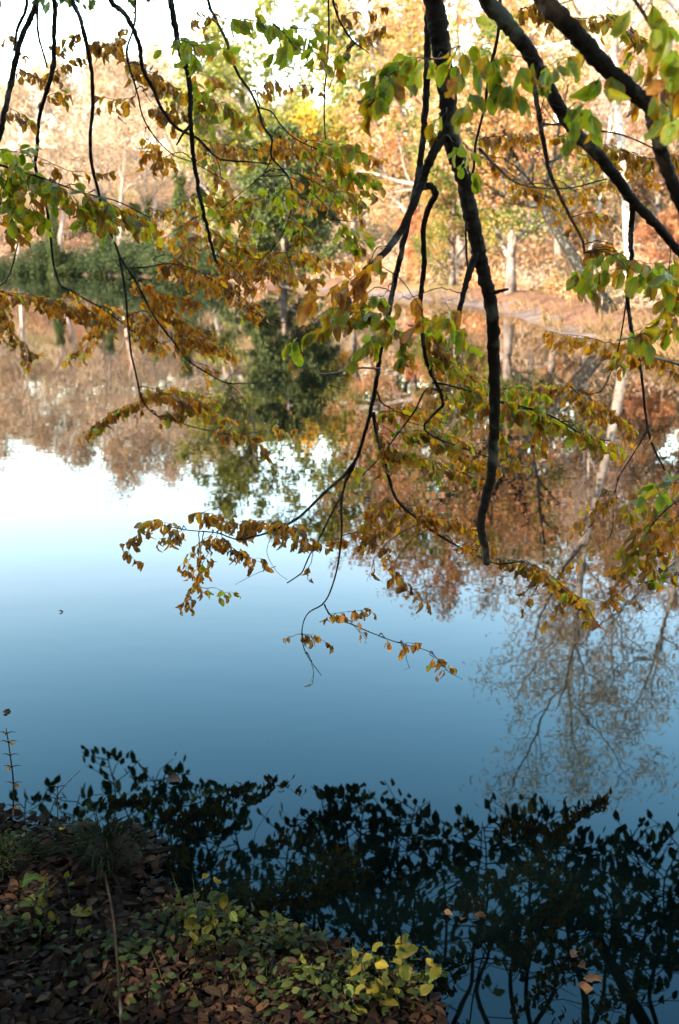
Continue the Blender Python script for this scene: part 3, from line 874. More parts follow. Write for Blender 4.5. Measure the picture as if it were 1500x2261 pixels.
HB2 = Bough('hanging_branch', 'slender dark stem hanging through the green leaves at left', at(120, 0, 3.3))
HB2.stem([(120, 0, 3.3), (120, 60, 3.3), (119, 140, 3.3), (112, 175, 3.3), (95, 225, 3.35), (85, 280, 3.4), (82, 325, 3.4), (78, 365, 3.5), (98, 430, 3.7), (112, 520, 3.9), (120, 590, 4.1), (135, 630, 4.2),
          (165, 647, 4.3), (200, 667, 4.4), (240, 690, 4.5), (290, 730, 4.5)], 10, 3.5, 'limb', ext=over(120, 3.3))
HB2.stem([(40, 530, 3.8), (30, 580, 3.8), (12, 620, 3.9), (-20, 650, 3.9)], 3.5, 3)
HB2.spray([(112, 160), (135, 150), (165, 130)], 3.5, 12, 0.055, 'B', 16)
HB2.spray([(100, 215), (125, 205), (140, 210)], 3.5, 10, 0.055, 'OB', 14)
HB2.spray([(150, 640), (170, 660), (200, 690)], 4.4, 16, 0.07, 'O', 24)
HB2.spray([(200, 668), (280, 690), (350, 700)], 4.5, 50, 0.075, 'O', 34)
HB2.spray([(250, 690), (220, 730), (170, 780)], 4.5, 26, 0.07, 'O', 30)
HB2.spray([(290, 730), (330, 745), (360, 760)], 4.5, 18, 0.07, 'YO', 26)

HB3 = Bough('leafy_branch', 'branch of broad green and yellow leaves entering from the left edge', at(-40, 360, 2.6))
HB3.stem([(-180, 300, 2.4), (-60, 335, 2.5), (0, 365, 2.6), (100, 395, 2.6), (180, 425, 2.65), (260, 445, 2.7), (330, 480, 2.75)], 6, 2.5, 'limb', ext=[(-2.6, 1.2, 3.2), (-1.9, 1.9, 2.9)])
for poly, n, pal, sz in (([(0, 365), (70, 380), (130, 430)], 34, 'G', .068), ([(0, 375), (20, 420), (30, 470)], 24, 'G', .066), ([(110, 395), (150, 430), (190, 480)], 24, 'GY', .062),
                         ([(60, 400), (70, 450), (80, 490)], 20, 'GY', .062), ([(180, 425), (210, 450), (240, 500)], 24, 'GY', .060), ([(230, 440), (280, 470), (330, 490)], 26, 'Y', .058),
                         ([(-10, 330), (30, 335), (60, 340)], 8, 'G', .07), ([(0, 470), (20, 500), (30, 515)], 8, 'YO', .06)):
    HB3.spray(poly, 2.62, n, sz, pal, 30, 0.7)
HB3.spray([(80, 345), (150, 375), (240, 385)], 2.8, 8, 0.055, 'B', 16)

HB4 = Bough('leafy_branch', 'spray of small orange-brown leaves at the left edge above the water', at(-30, 650, 4.4))
HB4.stem([(-160, 560, 4.2), (-60, 610, 4.3), (20, 650, 4.4), (90, 665, 4.45), (170, 690, 4.5)], 4, 2, 'limb', ext=[(-4.0, 3.2, 3.0)])
HB4.spray([(-10, 640), (60, 650), (130, 665)], 4.4, 44, 0.07, 'O', 26)
HB4.spray([(90, 665), (140, 675), (175, 692)], 4.5, 30, 0.07, 'O', 24)
HB4.spray([(0, 670), (20, 720), (70, 790)], 4.4, 34, 0.065, 'B', 26)
HB4.spray([(-10, 650), (10, 690), (0, 740)], 4.3, 20, 0.065, 'OB', 22)

HB5 = Bough('hanging_branch', 'long dark stem curving down to a leafy tip above the left water', at(160, 0, 3.3))
HB5.stem([(160, 0, 3.3), (177, 40, 3.3), (192, 100, 3.3), (202, 150, 3.3), (205, 225, 3.35), (200, 300, 3.4), (202, 360, 3.45), (215, 410, 3.5), (235, 490, 3.6), (262, 560, 3.8), (275, 630, 3.95), (282, 700, 4.1),
          (290, 780, 4.2), (305, 845, 4.3), (315, 885, 4.35), (350, 920, 4.4), (390, 932, 4.4), (435, 945, 4.4), (495, 957, 4.4), (540, 965, 4.4)], 9, 2.5, 'limb', ext=over(160, 3.3))
HB5.stem([(266, 570, 3.8), (300, 620, 3.9), (320, 660, 3.95), (345, 705, 4.0), (380, 750, 4.05), (415, 795, 4.1), (460, 825, 4.1), (500, 845, 4.1), (550, 847, 4.1), (620, 842, 4.1), (700, 845, 4.1), (760, 860, 4.1)], 6, 1.6)
HB5.stem([(500, 846, 4.1), (530, 870, 4.1), (540, 935, 4.1), (545, 975, 4.1), (590, 1045, 4.1)], 2, 1)
HB5.stem([(278, 592, 3.85), (320, 590, 3.9), (380, 582, 4.0), (440, 600, 4.1), (500, 640, 4.2), (560, 690, 4.2), (640, 715, 4.2)], 4, 1.4)
HB5.spray([(180, 60), (150, 85), (125, 105)], 3.4, 10, 0.055, 'B', 18)
HB5.spray([(190, 95), (225, 95), (262, 100)], 3.5, 14, 0.055, 'B', 18)
for poly, n, pal in (([(315, 885), (260, 905), (195, 950)], 46, 'YO'), ([(310, 870), (370, 870), (440, 885)], 40, 'OB'), ([(350, 920), (420, 900), (500, 920)], 44, 'YO'), ([(480, 950), (540, 960), (590, 1000)], 34, 'OB'),
                     ([(320, 855), (400, 865), (470, 880)], 28, 'YO'), ([(540, 960), (600, 950), (660, 945)], 9, 'OB')):
    HB5.spray(poly, 4.4, n, 0.072, pal, 22)
for poly, n, pal in (([(300, 620), (360, 650), (420, 660)], 46, 'O'), ([(320, 660), (380, 700), (450, 735)], 46, 'O'), ([(380, 740), (430, 745), (495, 770)], 36, 'O'), ([(330, 690), (320, 720), (345, 760)], 24, 'O'),
                     ([(415, 795), (450, 805), (470, 815)], 6, 'O'), ([(340, 575), (400, 590), (470, 620)], 40, 'O'), ([(440, 600), (500, 620), (560, 690)], 34, 'OB')):
    HB5.spray(poly, 4.2, n, 0.072, pal, 28)

HB6 = Bough('hanging_branch', 'dark stem sweeping right across the upper left sky', at(245, 0, 3.4))
HB6.stem([(245, 0, 3.4), (275, 30, 3.4), (295, 65, 3.4), (310, 110, 3.4), (315, 150, 3.45), (340, 200, 3.5), (360, 245, 3.5), (395, 285, 3.55), (435, 305, 3.6), (460, 330, 3.6), (490, 352, 3.7), (540, 357, 3.7), (600, 362, 3.8)], 12, 3.5, 'limb', ext=over(245, 3.4))
HB6.stem([(300, 0, 3.5), (297, 55, 3.5), (280, 115, 3.5), (290, 160, 3.5), (305, 210, 3.5), (315, 255, 3.55), (340, 300, 3.6), (380, 340, 3.6), (430, 360, 3.7), (500, 400, 3.8)], 5, 2)
for poly, Y, n, pal in (([(290, 60), (260, 85), (230, 105)], 3.6, 12, 'B'), ([(285, 135), (310, 145), (350, 175)], 3.6, 18, 'OB'), ([(320, 160), (360, 180), (400, 200)], 3.7, 20, 'B'), ([(330, 220), (370, 250), (400, 240)], 3.7, 18, 'B'),
                        ([(300, 210), (260, 220), (230, 215)], 3.8, 10, 'B'), ([(320, 300), (350, 330), (330, 330)], 3.8, 16, 'O'), ([(380, 340), (360, 350), (350, 365)], 3.8, 8, 'O'),
                        ([(440, 310), (490, 320), (560, 330)], 4.9, 36, 'OB'), ([(470, 335), (520, 330), (600, 310)], 5.3, 40, 'O'), ([(460, 335), (470, 370), (500, 420)], 4.0, 16, 'YO'), ([(330, 460), (370, 470), (410, 440)], 4.6, 16, 'O')):
    HB6.spray(poly, Y, n, 0.068, pal, 26)

HB7 = Bough('hanging_branch', 'straight dark stem hanging left of centre, ending in yellowing leaves', at(377, 0, 3.0))
HB7.stem([(377, 0, 3.0), (387, 60, 3.0), (400, 120, 3.0), (417, 170, 3.0), (420, 225, 3.0), (422, 280, 3.0), (427, 340, 3.05), (435, 400, 3.1), (445, 450, 3.1), (460, 510, 3.15), (472, 560, 3.2), (480, 582, 3.2)], 15, 6, 'limb', rough=0.1, ext=over(377, 3.0))
HB7.stem([(420, 278, 3.0), (405, 295, 2.97), (390, 320, 2.95)], 8, 4)
for poly, Y, n, sz, pal in (([(385, 90), (420, 95), (440, 130)], 2.7, 9, .07, 'G'), ([(392, 95), (370, 95), (355, 100)], 2.8, 4, .07, 'G'), ([(400, 85), (450, 95), (490, 105)], 2.8, 9, .065, 'GY'),
                            ([(420, 190), (450, 210), (520, 245)], 3.1, 26, .065, 'GY'), ([(422, 220), (440, 250), (460, 270)], 3.1, 14, .062, 'GY'), ([(425, 160), (450, 165), (480, 175)], 3.1, 6, .06, 'YO'),
                            ([(440, 420), (480, 440), (540, 450)], 3.4, 22, .06, 'YO'), ([(445, 450), (500, 470), (560, 480)], 3.3, 22, .062, 'GY'), ([(455, 500), (500, 530), (560, 555)], 3.6, 34, .062, 'YO'),
                            ([(430, 520), (410, 545), (390, 590)], 4.4, 30, .068, 'YO'), ([(470, 560), (520, 580), (580, 600)], 4.4, 40, .07, 'O'), ([(480, 560), (540, 620), (570, 690)], 4.4, 26, .068, 'O'),
                            ([(450, 470), (400, 500), (360, 530)], 4.6, 24, .068, 'O'), ([(480, 570), (560, 560), (640, 590)], 4.7, 46, .072, 'O'), ([(560, 590), (620, 600), (700, 620)], 5.0, 44, .075, 'O')):
    HB7.spray(poly, Y, n, sz, pal, 28)

HB8 = Bough('hanging_branch', 'thin winding stem with large green and orange leaves in the upper middle', at(460, 0, 3.1))
HB8.stem([(460, 0, 3.1), (475, 40, 3.1), (500, 90, 3.1), (510, 130, 3.1), (530, 170, 3.1), (555, 205, 3.15), (572, 245, 3.2), (582, 280, 3.2), (600, 305, 3.2), (600, 345, 3.25), (625, 375, 3.3), (642, 400, 3.3), (645, 435, 3.3), (640, 480, 3.3), (625, 515, 3.3), (598, 555, 3.35)], 7, 3, 'limb', ext=over(460, 3.1))
HB8.stem([(573, 238, 3.2), (597, 245, 3.2), (620, 275, 3.25), (650, 305, 3.3), (690, 325, 3.3), (740, 345, 3.35), (780, 380, 3.4)], 3.5, 2)
HB8.stem([(600, 350, 3.25), (580, 385, 3.2), (540, 420, 3.2), (490, 460, 3.2)], 3, 1.6)
HB8.stem([(645, 420, 3.3), (680, 445, 3.35), (720, 480, 3.4), (780, 490, 3.4)], 2.6, 1.6)
for poly, Y, n, sz, pal in (([(500, 40), (560, 45), (640, 60)], 2.6, 16, .06, 'G'), ([(600, 50), (640, 90), (620, 110)], 2.5, 10, .066, 'G'), ([(640, 60), (700, 75), (720, 100)], 2.6, 9, .062, 'G'), ([(690, 110), (720, 130), (760, 115)], 2.6, 12, .06, 'GY'),
                            ([(560, 200), (590, 190), (600, 175)], 3.3, 8, .055, 'B'), ([(572, 240), (560, 255), (545, 265)], 3.2, 8, .06, 'GY'), ([(430, 20), (445, 50), (470, 20)], 3.0, 9, .05, 'B'),
                            ([(600, 320), (640, 330), (720, 330)], 5.4, 48, .08, 'O'), ([(560, 330), (620, 310), (680, 300)], 5.5, 36, .08, 'O'), ([(690, 325), (760, 330), (830, 350)], 5.5, 48, .08, 'O'), ([(640, 380), (720, 400), (800, 390)], 5.2, 40, .078, 'O'),
                            ([(642, 400), (620, 420), (615, 430)], 2.9, 9, .066, 'G'), ([(600, 430), (570, 440), (530, 450)], 3.1, 16, .06, 'GY'), ([(680, 310), (740, 320), (790, 320)], 3.2, 20, .066, 'GY'), ([(720, 340), (770, 370), (830, 400)], 3.3, 28, .066, 'GY'),
                            ([(690, 400), (740, 420), (800, 430)], 3.2, 24, .064, 'GY'), ([(640, 440), (700, 440), (790, 470)], 5.2, 34, .076, 'O'), ([(640, 480), (660, 500), (660, 530)], 3.3, 18, .06, 'GY'), ([(600, 550), (640, 560), (700, 560)], 3.5, 26, .06, 'YO'),
                            ([(600, 545), (580, 570), (540, 570)], 3.4, 20, .06, 'YO'), ([(740, 480), (780, 520), (800, 550)], 3.0, 18, .062, 'GY'), ([(640, 550), (700, 570), (780, 590)], 4.9, 36, .074, 'O'), ([(560, 480), (540, 500), (520, 540)], 4.6, 22, .07, 'YO')):
    HB8.spray(poly, Y, n, sz, pal, 28)

HB9 = Bough('hanging_branch', 'two threadlike twigs with sparse brown leaves at the top middle', at(725, 0, 3.4))
HB9.stem([(725, 0, 3.4), (727, 65, 3.4), (722, 150, 3.4), (717, 215, 3.4), (717, 280, 3.4), (722, 320, 3.4)], 4.5, 3, 'limb', ext=over(725, 3.4))
HB9.stem([(735, 0, 3.5), (750, 45, 3.5), (780, 90, 3.5), (815, 118, 3.5)], 5, 2.5)
HB9.spray([(750, 45), (780, 25), (830, 20)], 3.6, 12, .055, 'B', 20)
HB9.spray([(780, 90), (810, 75), (850, 60)], 3.6, 16, .055, 'B', 22)
HB9.spray([(720, 200), (680, 190), (630, 180)], 3.7, 7, .05, 'B', 24)

HB10 = Bough('hanging_limb', 'thick forked limb hanging down the middle to a broken end', at(960, 0, 2.3))
HB10.stem([(958, -20, 2.3), (968, 60, 2.3), (978, 130, 2.3), (988, 200, 2.3), (990, 270, 2.3), (1002, 330, 2.3), (1020, 380, 2.3), (1035, 450, 2.3), (1050, 520, 2.3), (1062, 580, 2.3), (1075, 630, 2.3), (1088, 700, 2.32), (1090, 780, 2.35), (1093, 875, 2.38),
           (1090, 975, 2.42), (1084, 1055, 2.45), (1070, 1110, 2.47), (1062, 1160, 2.48), (1070, 1205, 2.48), (1075, 1245, 2.48)], 46, 19, 'limb', 0.05, ext=over(955, 2.3, 1.7, 1.4, 0.2))
HB10.stem([(988, 275, 2.3), (970, 315, 2.28), (948, 355, 2.25), (932, 400, 2.25), (915, 450, 2.22), (885, 510, 2.2), (850, 558, 2.15), (806, 598, 2.1)], 24, 14, 'branch', 0.06)
HB10.stem([(932, 412, 2.27), (952, 412, 2.28), (962, 428, 2.28), (947, 458, 2.3), (935, 505, 2.32), (937, 585, 2.35), (928, 670, 2.38), (932, 725, 2.4), (938, 780, 2.42), (952, 825, 2.45), (970, 860, 2.5), (978, 893, 2.55), (955, 918, 2.6), (937, 940, 2.65), (960, 965, 2.75), (1010, 985, 2.8), (1080, 1010, 2.85)], 15, 3.5, 'branch', 0.08)
HB10.stem([(1056, 548, 2.3), (1045, 580, 2.28), (1030, 625, 2.26), (1015, 685, 2.24), (1002, 742, 2.22)], 20, 8, 'branch', 0.07)
HB10.stem([(1078, 645, 2.3), (1095, 645, 2.27), (1122, 638, 2.24)], 12, 6, 'stub')
HB10.stem([(1094, 885, 2.4), (1130, 893, 2.45), (1160, 900, 2.5), (1220, 920, 2.55), (1290, 960, 2.6), (1350, 975, 2.6)], 8, 2.5)
HB10.stem([(975, 862, 2.5), (945, 860, 2.55), (915, 910, 2.7), (880, 955, 2.8), (840, 1010, 2.85), (800, 1050, 2.9)], 6, 3)
HB10.stem([(955, 845, 2.48), (990, 850, 2.5), (1040, 865, 2.55)], 6, 3)
for poly, Y, n, sz, pal in (([(960, 130), (900, 130), (850, 150)], 2.1, 16, .078, 'G'), ([(900, 150), (850, 170), (820, 200)], 2.1, 14, .08, 'G'), ([(870, 160), (850, 200), (800, 230)], 2.05, 10, .08, 'GY'),
                            ([(985, 250), (960, 265), (930, 280)], 2.2, 5, .07, 'GY'), ([(985, 110), (1040, 100), (1090, 120)], 1.9, 12, .085, 'G'), ([(1080, 110), (1110, 170), (1130, 200)], 1.75, 9, .085, 'G'),
                            ([(1000, 130), (1030, 190), (1040, 230)], 1.8, 6, .085, 'G'), ([(1110, 120), (1180, 130), (1220, 170)], 1.8, 8, .085, 'G'), ([(1010, 320), (1030, 340), (1040, 380)], 2.1, 7, .075, 'G'),
                            ([(860, 550), (800, 600), (740, 630)], 2.0, 9, .095, 'O'), ([(830, 590), (760, 630), (710, 660)], 2.0, 6, .10, 'O'), ([(925, 650), (900, 660), (880, 640)], 2.1, 4, .08, 'O'), ([(930, 680), (930, 700), (925, 720)], 2.1, 4, .09, 'O'),
                            ([(1002, 735), (990, 690), (970, 700)], 2.2, 8, .075, 'GY'), ([(1005, 720), (1020, 730), (1035, 745)], 2.15, 7, .08, 'G'), ([(1000, 690), (985, 670), (1000, 660)], 2.15, 4, .075, 'O'), ([(935, 700), (960, 720), (985, 770)], 2.4, 16, .06, 'GY'),
                            ([(940, 780), (1000, 800), (1060, 850)], 2.5, 26, .055, 'Y'), ([(1000, 830), (1050, 870), (1080, 890)], 2.5, 22, .06, 'Y'), ([(960, 850), (1000, 880), (1030, 900)], 2.6, 16, .058, 'Y'), ([(940, 720), (970, 770), (1000, 820)], 2.5, 18, .055, 'OB')):
    HB10.spray(poly, Y, n, sz, pal, 30, 0.85)
for poly, Y, n, sz, pal in (([(840, 910), (900, 900), (960, 920)], 2.85, 32, .056, 'YO'), ([(880, 955), (950, 950), (1020, 975)], 2.85, 40, .058, 'Y'), ([(840, 1000), (900, 1000), (960, 1020)], 2.9, 34, .056, 'Y'), ([(960, 965), (1020, 1000), (1080, 1030)], 2.9, 34, .058, 'YO'),
                            ([(950, 1010), (1010, 1040), (1070, 1060)], 2.95, 24, .056, 'YO'), ([(820, 940), (860, 980), (850, 1040)], 2.9, 18, .054, 'OB'),
                            ([(1110, 890), (1160, 905), (1210, 930)], 2.5, 36, .06, 'GY'), ([(1180, 905), (1240, 930), (1300, 960)], 2.6, 40, .058, 'GY'), ([(1280, 950), (1320, 970), (1365, 985)], 2.6, 26, .056, 'Y'), ([(1100, 930), (1110, 970), (1140, 1020)], 2.6, 18, .055, 'Y'), ([(1210, 930), (1190, 960), (1200, 990)], 2.6, 12, .056, 'YO'),
                            ([(1100, 860), (1140, 855), (1190, 870)], 2.6, 16, .055, 'GY')):
    HB10.spray(poly, Y, n, sz, pal, 26, 0.85)

HB11 = Bough('hanging_branch', 'long stem beside the thick limb, dividing into three leafy twigs low over the water', at(945, 0, 2.6))
HB11.stem([(948, 0, 2.6), (945, 75, 2.6), (942, 200, 2.6), (935, 300, 2.6), (922, 400, 2.6), (905, 475, 2.6), (886, 560, 2.6), (870, 630, 2.62), (856, 710, 2.65), (840, 780, 2.7), (833, 835, 2.72), (820, 900, 2.75), (805, 960, 2.8), (785, 1020, 2.85), (765, 1060, 2.9)], 17, 8, 'limb', 0.07, ext=over(948, 2.6, 1.5, 1.2))
HB11.stem([(783, 1022, 2.85), (755, 1055, 2.9), (725, 1080, 2.92), (690, 1115, 2.95), (657, 1145, 2.97), (625, 1162, 3.0), (595, 1175, 3.0), (560, 1185, 3.02), (525, 1191, 3.05), (480, 1177, 3.05), (410, 1170, 3.05), (360, 1160, 3.05)], 9, 2)
HB11.stem([(766, 1055, 2.9), (755, 1095, 2.9), (740, 1120, 2.88), (710, 1180, 2.88), (685, 1225, 2.86), (665, 1265, 2.85), (634, 1288, 2.85)], 6, 3)
HB11.stem([(757, 1085, 2.9), (754, 1115, 2.88), (755, 1165, 2.86), (750, 1225, 2.84), (735, 1290, 2.82), (715, 1332, 2.8), (680, 1355, 2.8), (667, 1390, 2.8), (675, 1440, 2.8), (710, 1492, 2.8)], 6.5, 1.6)
HB11.stem([(716, 1334, 2.8), (730, 1357, 2.78), (780, 1380, 2.75), (845, 1407, 2.72), (900, 1425, 2.7), (950, 1440, 2.7), (990, 1482, 2.68), (1022, 1500, 2.68)], 4, 1.2)
HB11.stem([(824, 912, 2.78), (832, 960, 2.82), (847, 1010, 2.86), (860, 1060, 2.9), (877, 1105, 2.92), (915, 1140, 2.95), (960, 1175, 2.98), (1010, 1205, 3.0), (1060, 1230, 3.0), (1100, 1245, 3.0), (1150, 1240, 3.0)], 9, 4)
HB11.stem([(842, 815, 2.7), (800, 812, 2.7), (760, 820, 2.7), (705, 822, 2.7), (700, 800, 2.7)], 5, 2.5, mat='grey_bark')
HB11.stem([(830, 860, 2.73), (845, 890, 2.76), (870, 905, 2.8), (900, 930, 2.83), (960, 945, 2.85)], 4, 2)
for poly, Y, n, sz, pal in (([(858, 690), (820, 690), (760, 690)], 2.35, 22, .06, 'GY'), ([(780, 690), (720, 720), (650, 745)], 2.3, 14, .064, 'GY'), ([(660, 740), (650, 770), (640, 790)], 2.3, 5, .07, 'Y'), ([(850, 650), (800, 660), (740, 680)], 2.4, 20, .058, 'GY'),
                            ([(850, 720), (820, 750), (790, 780)], 2.45, 16, .06, 'G'), ([(850, 700), (880, 740), (900, 790)], 2.45, 14, .06, 'GY'), ([(760, 1070), (770, 1030), (800, 1020)], 2.9, 8, .052, 'Y'),
                            ([(640, 1155), (590, 1150), (540, 1150)], 3.0, 30, .062, 'OB'), ([(560, 1180), (500, 1145), (440, 1130)], 3.05, 34, .062, 'OB'), ([(410, 1170), (350, 1150), (320, 1150)], 3.05, 12, .06, 'OB'), ([(340, 1155), (300, 1185), (282, 1225)], 3.05, 13, .058, 'B'),
                            ([(470, 1178), (430, 1210), (410, 1260)], 3.05, 14, .056, 'OB'), ([(480, 1180), (450, 1240), (430, 1290)], 3.05, 18, .056, 'OB'), ([(440, 1280), (420, 1310), (405, 1330)], 3.05, 9, .055, 'B'), ([(440, 1290), (480, 1300), (500, 1310)], 3.0, 6, .055, 'GY'),
                            ([(490, 1185), (520, 1215), (570, 1240)], 3.0, 24, .056, 'B'), ([(400, 1170), (380, 1185), (350, 1190)], 3.05, 9, .056, 'B'), ([(600, 1175), (660, 1190), (700, 1200)], 2.95, 14, .055, 'B'), ([(650, 1150), (680, 1190), (760, 1190)], 2.9, 22, .056, 'OB'),
                            ([(690, 1230), (680, 1280), (690, 1285)], 2.85, 5, .05, 'B'), ([(668, 1400), (645, 1405), (625, 1420)], 2.8, 5, .05, 'B'), ([(668, 1400), (690, 1405), (715, 1415)], 2.8, 6, .052, 'B'), ([(690, 1470), (692, 1500), (690, 1512)], 2.8, 1, .045, 'B'),
                            ([(725, 1355), (770, 1350), (820, 1345)], 2.76, 15, .045, 'B'), ([(780, 1380), (800, 1400), (810, 1420)], 2.74, 5, .045, 'B'), ([(850, 1408), (890, 1420), (920, 1420)], 2.7, 7, .045, 'B'), ([(890, 1425), (900, 1460), (905, 1475)], 2.7, 3, .045, 'B'), ([(950, 1445), (975, 1460), (985, 1480)], 2.68, 7, .046, 'B'),
                            ([(870, 1100), (830, 1130), (790, 1180)], 2.95, 34, .058, 'OB'), ([(900, 1130), (850, 1160), (800, 1200)], 2.95, 26, .056, 'B'), ([(915, 1140), (960, 1140), (1040, 1170)], 3.0, 34, .058, 'O'), ([(880, 1110), (930, 1120), (1000, 1150)], 3.05, 26, .058, 'O'),
                            ([(840, 1190), (860, 1240), (880, 1280)], 2.95, 14, .054, 'B'), ([(870, 1250), (900, 1290), (940, 1325)], 2.95, 12, .056, 'B'), ([(830, 1230), (820, 1260), (810, 1285)], 2.95, 5, .05, 'B'),
                            ([(1100, 1235), (1150, 1240), (1200, 1260)], 3.0, 40, .06, 'OB'), ([(1180, 1255), (1230, 1290), (1280, 1320)], 3.0, 40, .06, 'OB'), ([(1250, 1300), (1290, 1330), (1312, 1368)], 3.0, 22, .058, 'YO'), ([(1180, 1270), (1170, 1310), (1165, 1335)], 3.0, 6, .054, 'B'), ([(1240, 1310), (1230, 1340), (1215, 1360)], 3.0, 6, .054, 'B'), ([(1010, 1205), (1050, 1190), (1090, 1210)], 3.0, 14, .056, 'O')):
    HB11.spray(poly, Y, n, sz, pal, 22, 0.9)
# bare twig ends
for p in ([(600, 1180, 3.0), (590, 1220, 3.0), (610, 1260, 3.0), (634, 1280, 3.0)], [(610, 1250, 3.0), (570, 1265, 3.0), (520, 1290, 3.0)], [(660, 1150, 2.95), (665, 1185, 2.95), (690, 1205, 2.95)], [(440, 1135, 3.05), (480, 1120, 3.05), (520, 1130, 3.05)]):
    HB11.stem(p, 1.6, 0.9, 'bare_twig', mat='twig')

HB12 = Bough('hanging_branch', 'thin stem crossing behind the thick limb among orange leaves', at(1100, 0, 2.7))
HB12.stem([(1105, 0, 2.7), (1100, 75, 2.7), (1080, 165, 2.7), (1070, 240, 2.7), (1052, 310, 2.7), (1045, 380, 2.7), (1030, 475, 2.7), (1030, 550, 2.7), (1033, 600, 2.7)], 9, 4, 'limb', ext=over(1105, 2.7))
HB12.stem([(1060, 330, 2.9), (1100, 370, 4.0), (1160, 410, 4.8), (1260, 415, 5.2), (1340, 395, 5.3)], 5, 4)
HB12.spray([(1050, 310), (1110, 300), (1180, 300)], 5.3, 46, .08, 'O', 32)
HB12.spray([(1060, 340), (1120, 380), (1160, 420)], 5.2, 38, .08, 'O', 32)
HB12.spray([(1160, 410), (1220, 440), (1270, 500)], 5.3, 34, .08, 'O', 32)
HB12.spray([(1200, 400), (1280, 420), (1350, 400)], 5.3, 34, .08, 'O', 32)

HB13 = Bough('hanging_limb', 'thick sloping limb running down to the right edge', at(1075, 0, 2.1))
HB13.stem([(1072, -20, 2.1), (1120, 50, 2.1), (1150, 90, 2.1), (1185, 145, 2.1), (1225, 220, 2.1), (1270, 290, 2.1), (1315, 335, 2.1), (1360, 390, 2.12), (1400, 445, 2.15), (1445, 490, 2.15), (1485, 540, 2.2), (1540, 600, 2.2)], 40, 18, 'limb', 0.05, ext=[(0.2, 0.4, 4.2), (0.42, 1.4, 3.0)])
HB13.stem([(1176, 140, 2.1), (1180, 190, 2.1), (1190, 250, 2.1), (1200, 310, 2.1), (1212, 375, 2.12), (1235, 430, 2.14), (1260, 480, 2.15), (1287, 535, 2.15), (1290, 560, 2.15)], 13, 5)
HB13.stem([(1396, 445, 2.15), (1395, 500, 2.2), (1392, 525, 2.2), (1395, 570, 2.25), (1385, 635, 2.3), (1392, 715, 2.35), (1405, 765, 2.4), (1417, 830, 2.4), (1427, 925, 2.4), (1440, 980, 2.4), (1472, 1045, 2.4)], 13, 4)
HB13.stem([(1200, 275, 2.1), (1245, 275, 2.15), (1300, 285, 2.2), (1380, 300, 2.3), (1470, 340, 2.4)], 5, 3)
HB13.stem([(1210, 360, 2.2), (1250, 340, 2.6), (1280, 315, 3.0)], 5, 3)
HB13.stem([(1405, 770, 2.4), (1450, 790, 2.5), (1520, 810, 2.6)], 9, 6, mat='grey_bark')
HB13.stem([(1388, 640, 2.35), (1360, 790, 2.6), (1330, 860, 2.7), (1300, 870, 2.8)], 4, 2)
HB13.stem([(1430, 950, 2.4), (1400, 1000, 2.5), (1365, 1060, 2.6), (1355, 1110, 2.65), (1350, 1180, 2.7), (1320, 1220, 2.75)], 3.5, 1.5)
for poly, Y, n, sz, pal in (([(1390, 550), (1340, 565), (1290, 585)], 2.05, 13, .078, 'G'), ([(1380, 590), (1330, 600), (1290, 640)], 2.1, 10, .075, 'GY'), ([(1390, 570), (1430, 580), (1480, 590)], 2.0, 12, .08, 'G'), ([(1400, 600), (1450, 620), (1500, 620)], 2.0, 10, .08, 'G'),
                            ([(1350, 540), (1310, 535), (1285, 560)], 2.2, 8, .07, 'B'), ([(1390, 730), (1420, 725), (1400, 760)], 2.2, 7, .072, 'GY'), ([(1400, 770), (1370, 785), (1360, 800)], 2.3, 6, .07, 'YO'), ([(1480, 560), (1470, 680), (1450, 730)], 2.2, 13, .068, 'GY'), ([(1490, 560), (1490, 650), (1490, 720)], 2.2, 10, .066, 'YO'),
                            ([(1220, 230), (1280, 250), (1270, 290)], 1.8, 7, .08, 'G'), ([(1200, 150), (1240, 130), (1250, 140)], 1.9, 6, .08, 'G'), ([(1230, 300), (1300, 310), (1380, 330)], 4.0, 40, .07, 'YO'), ([(1280, 340), (1340, 350), (1420, 380)], 4.6, 40, .075, 'O'), ([(1370, 330), (1430, 350), (1490, 340)], 4.0, 30, .07, 'OB'),
                            ([(1400, 790), (1440, 780), (1500, 800)], 3.4, 28, .066, 'O'), ([(1390, 770), (1300, 745), (1220, 735)], 3.6, 26, .066, 'O'), ([(1260, 480), (1300, 470), (1330, 480)], 4.8, 20, .075, 'O'),
                            ([(1300, 870), (1240, 850), (1170, 860)], 4.3, 36, .072, 'O'), ([(1300, 880), (1340, 900), (1395, 950)], 4.3, 40, .07, 'O'), ([(1260, 850), (1290, 890), (1320, 920)], 4.3, 26, .07, 'OB'), ([(1430, 950), (1420, 960), (1425, 970)], 2.4, 2, .05, 'B'),
                            ([(1355, 1090), (1300, 1140), (1270, 1170)], 2.7, 10, .05, 'B'), ([(1350, 1180), (1290, 1220), (1250, 1250)], 2.75, 9, .05, 'B'), ([(1360, 1085), (1330, 1090), (1310, 1110)], 2.7, 8, .05, 'B')):
    HB13.spray(poly, Y, n, sz, pal, 28, 0.85)

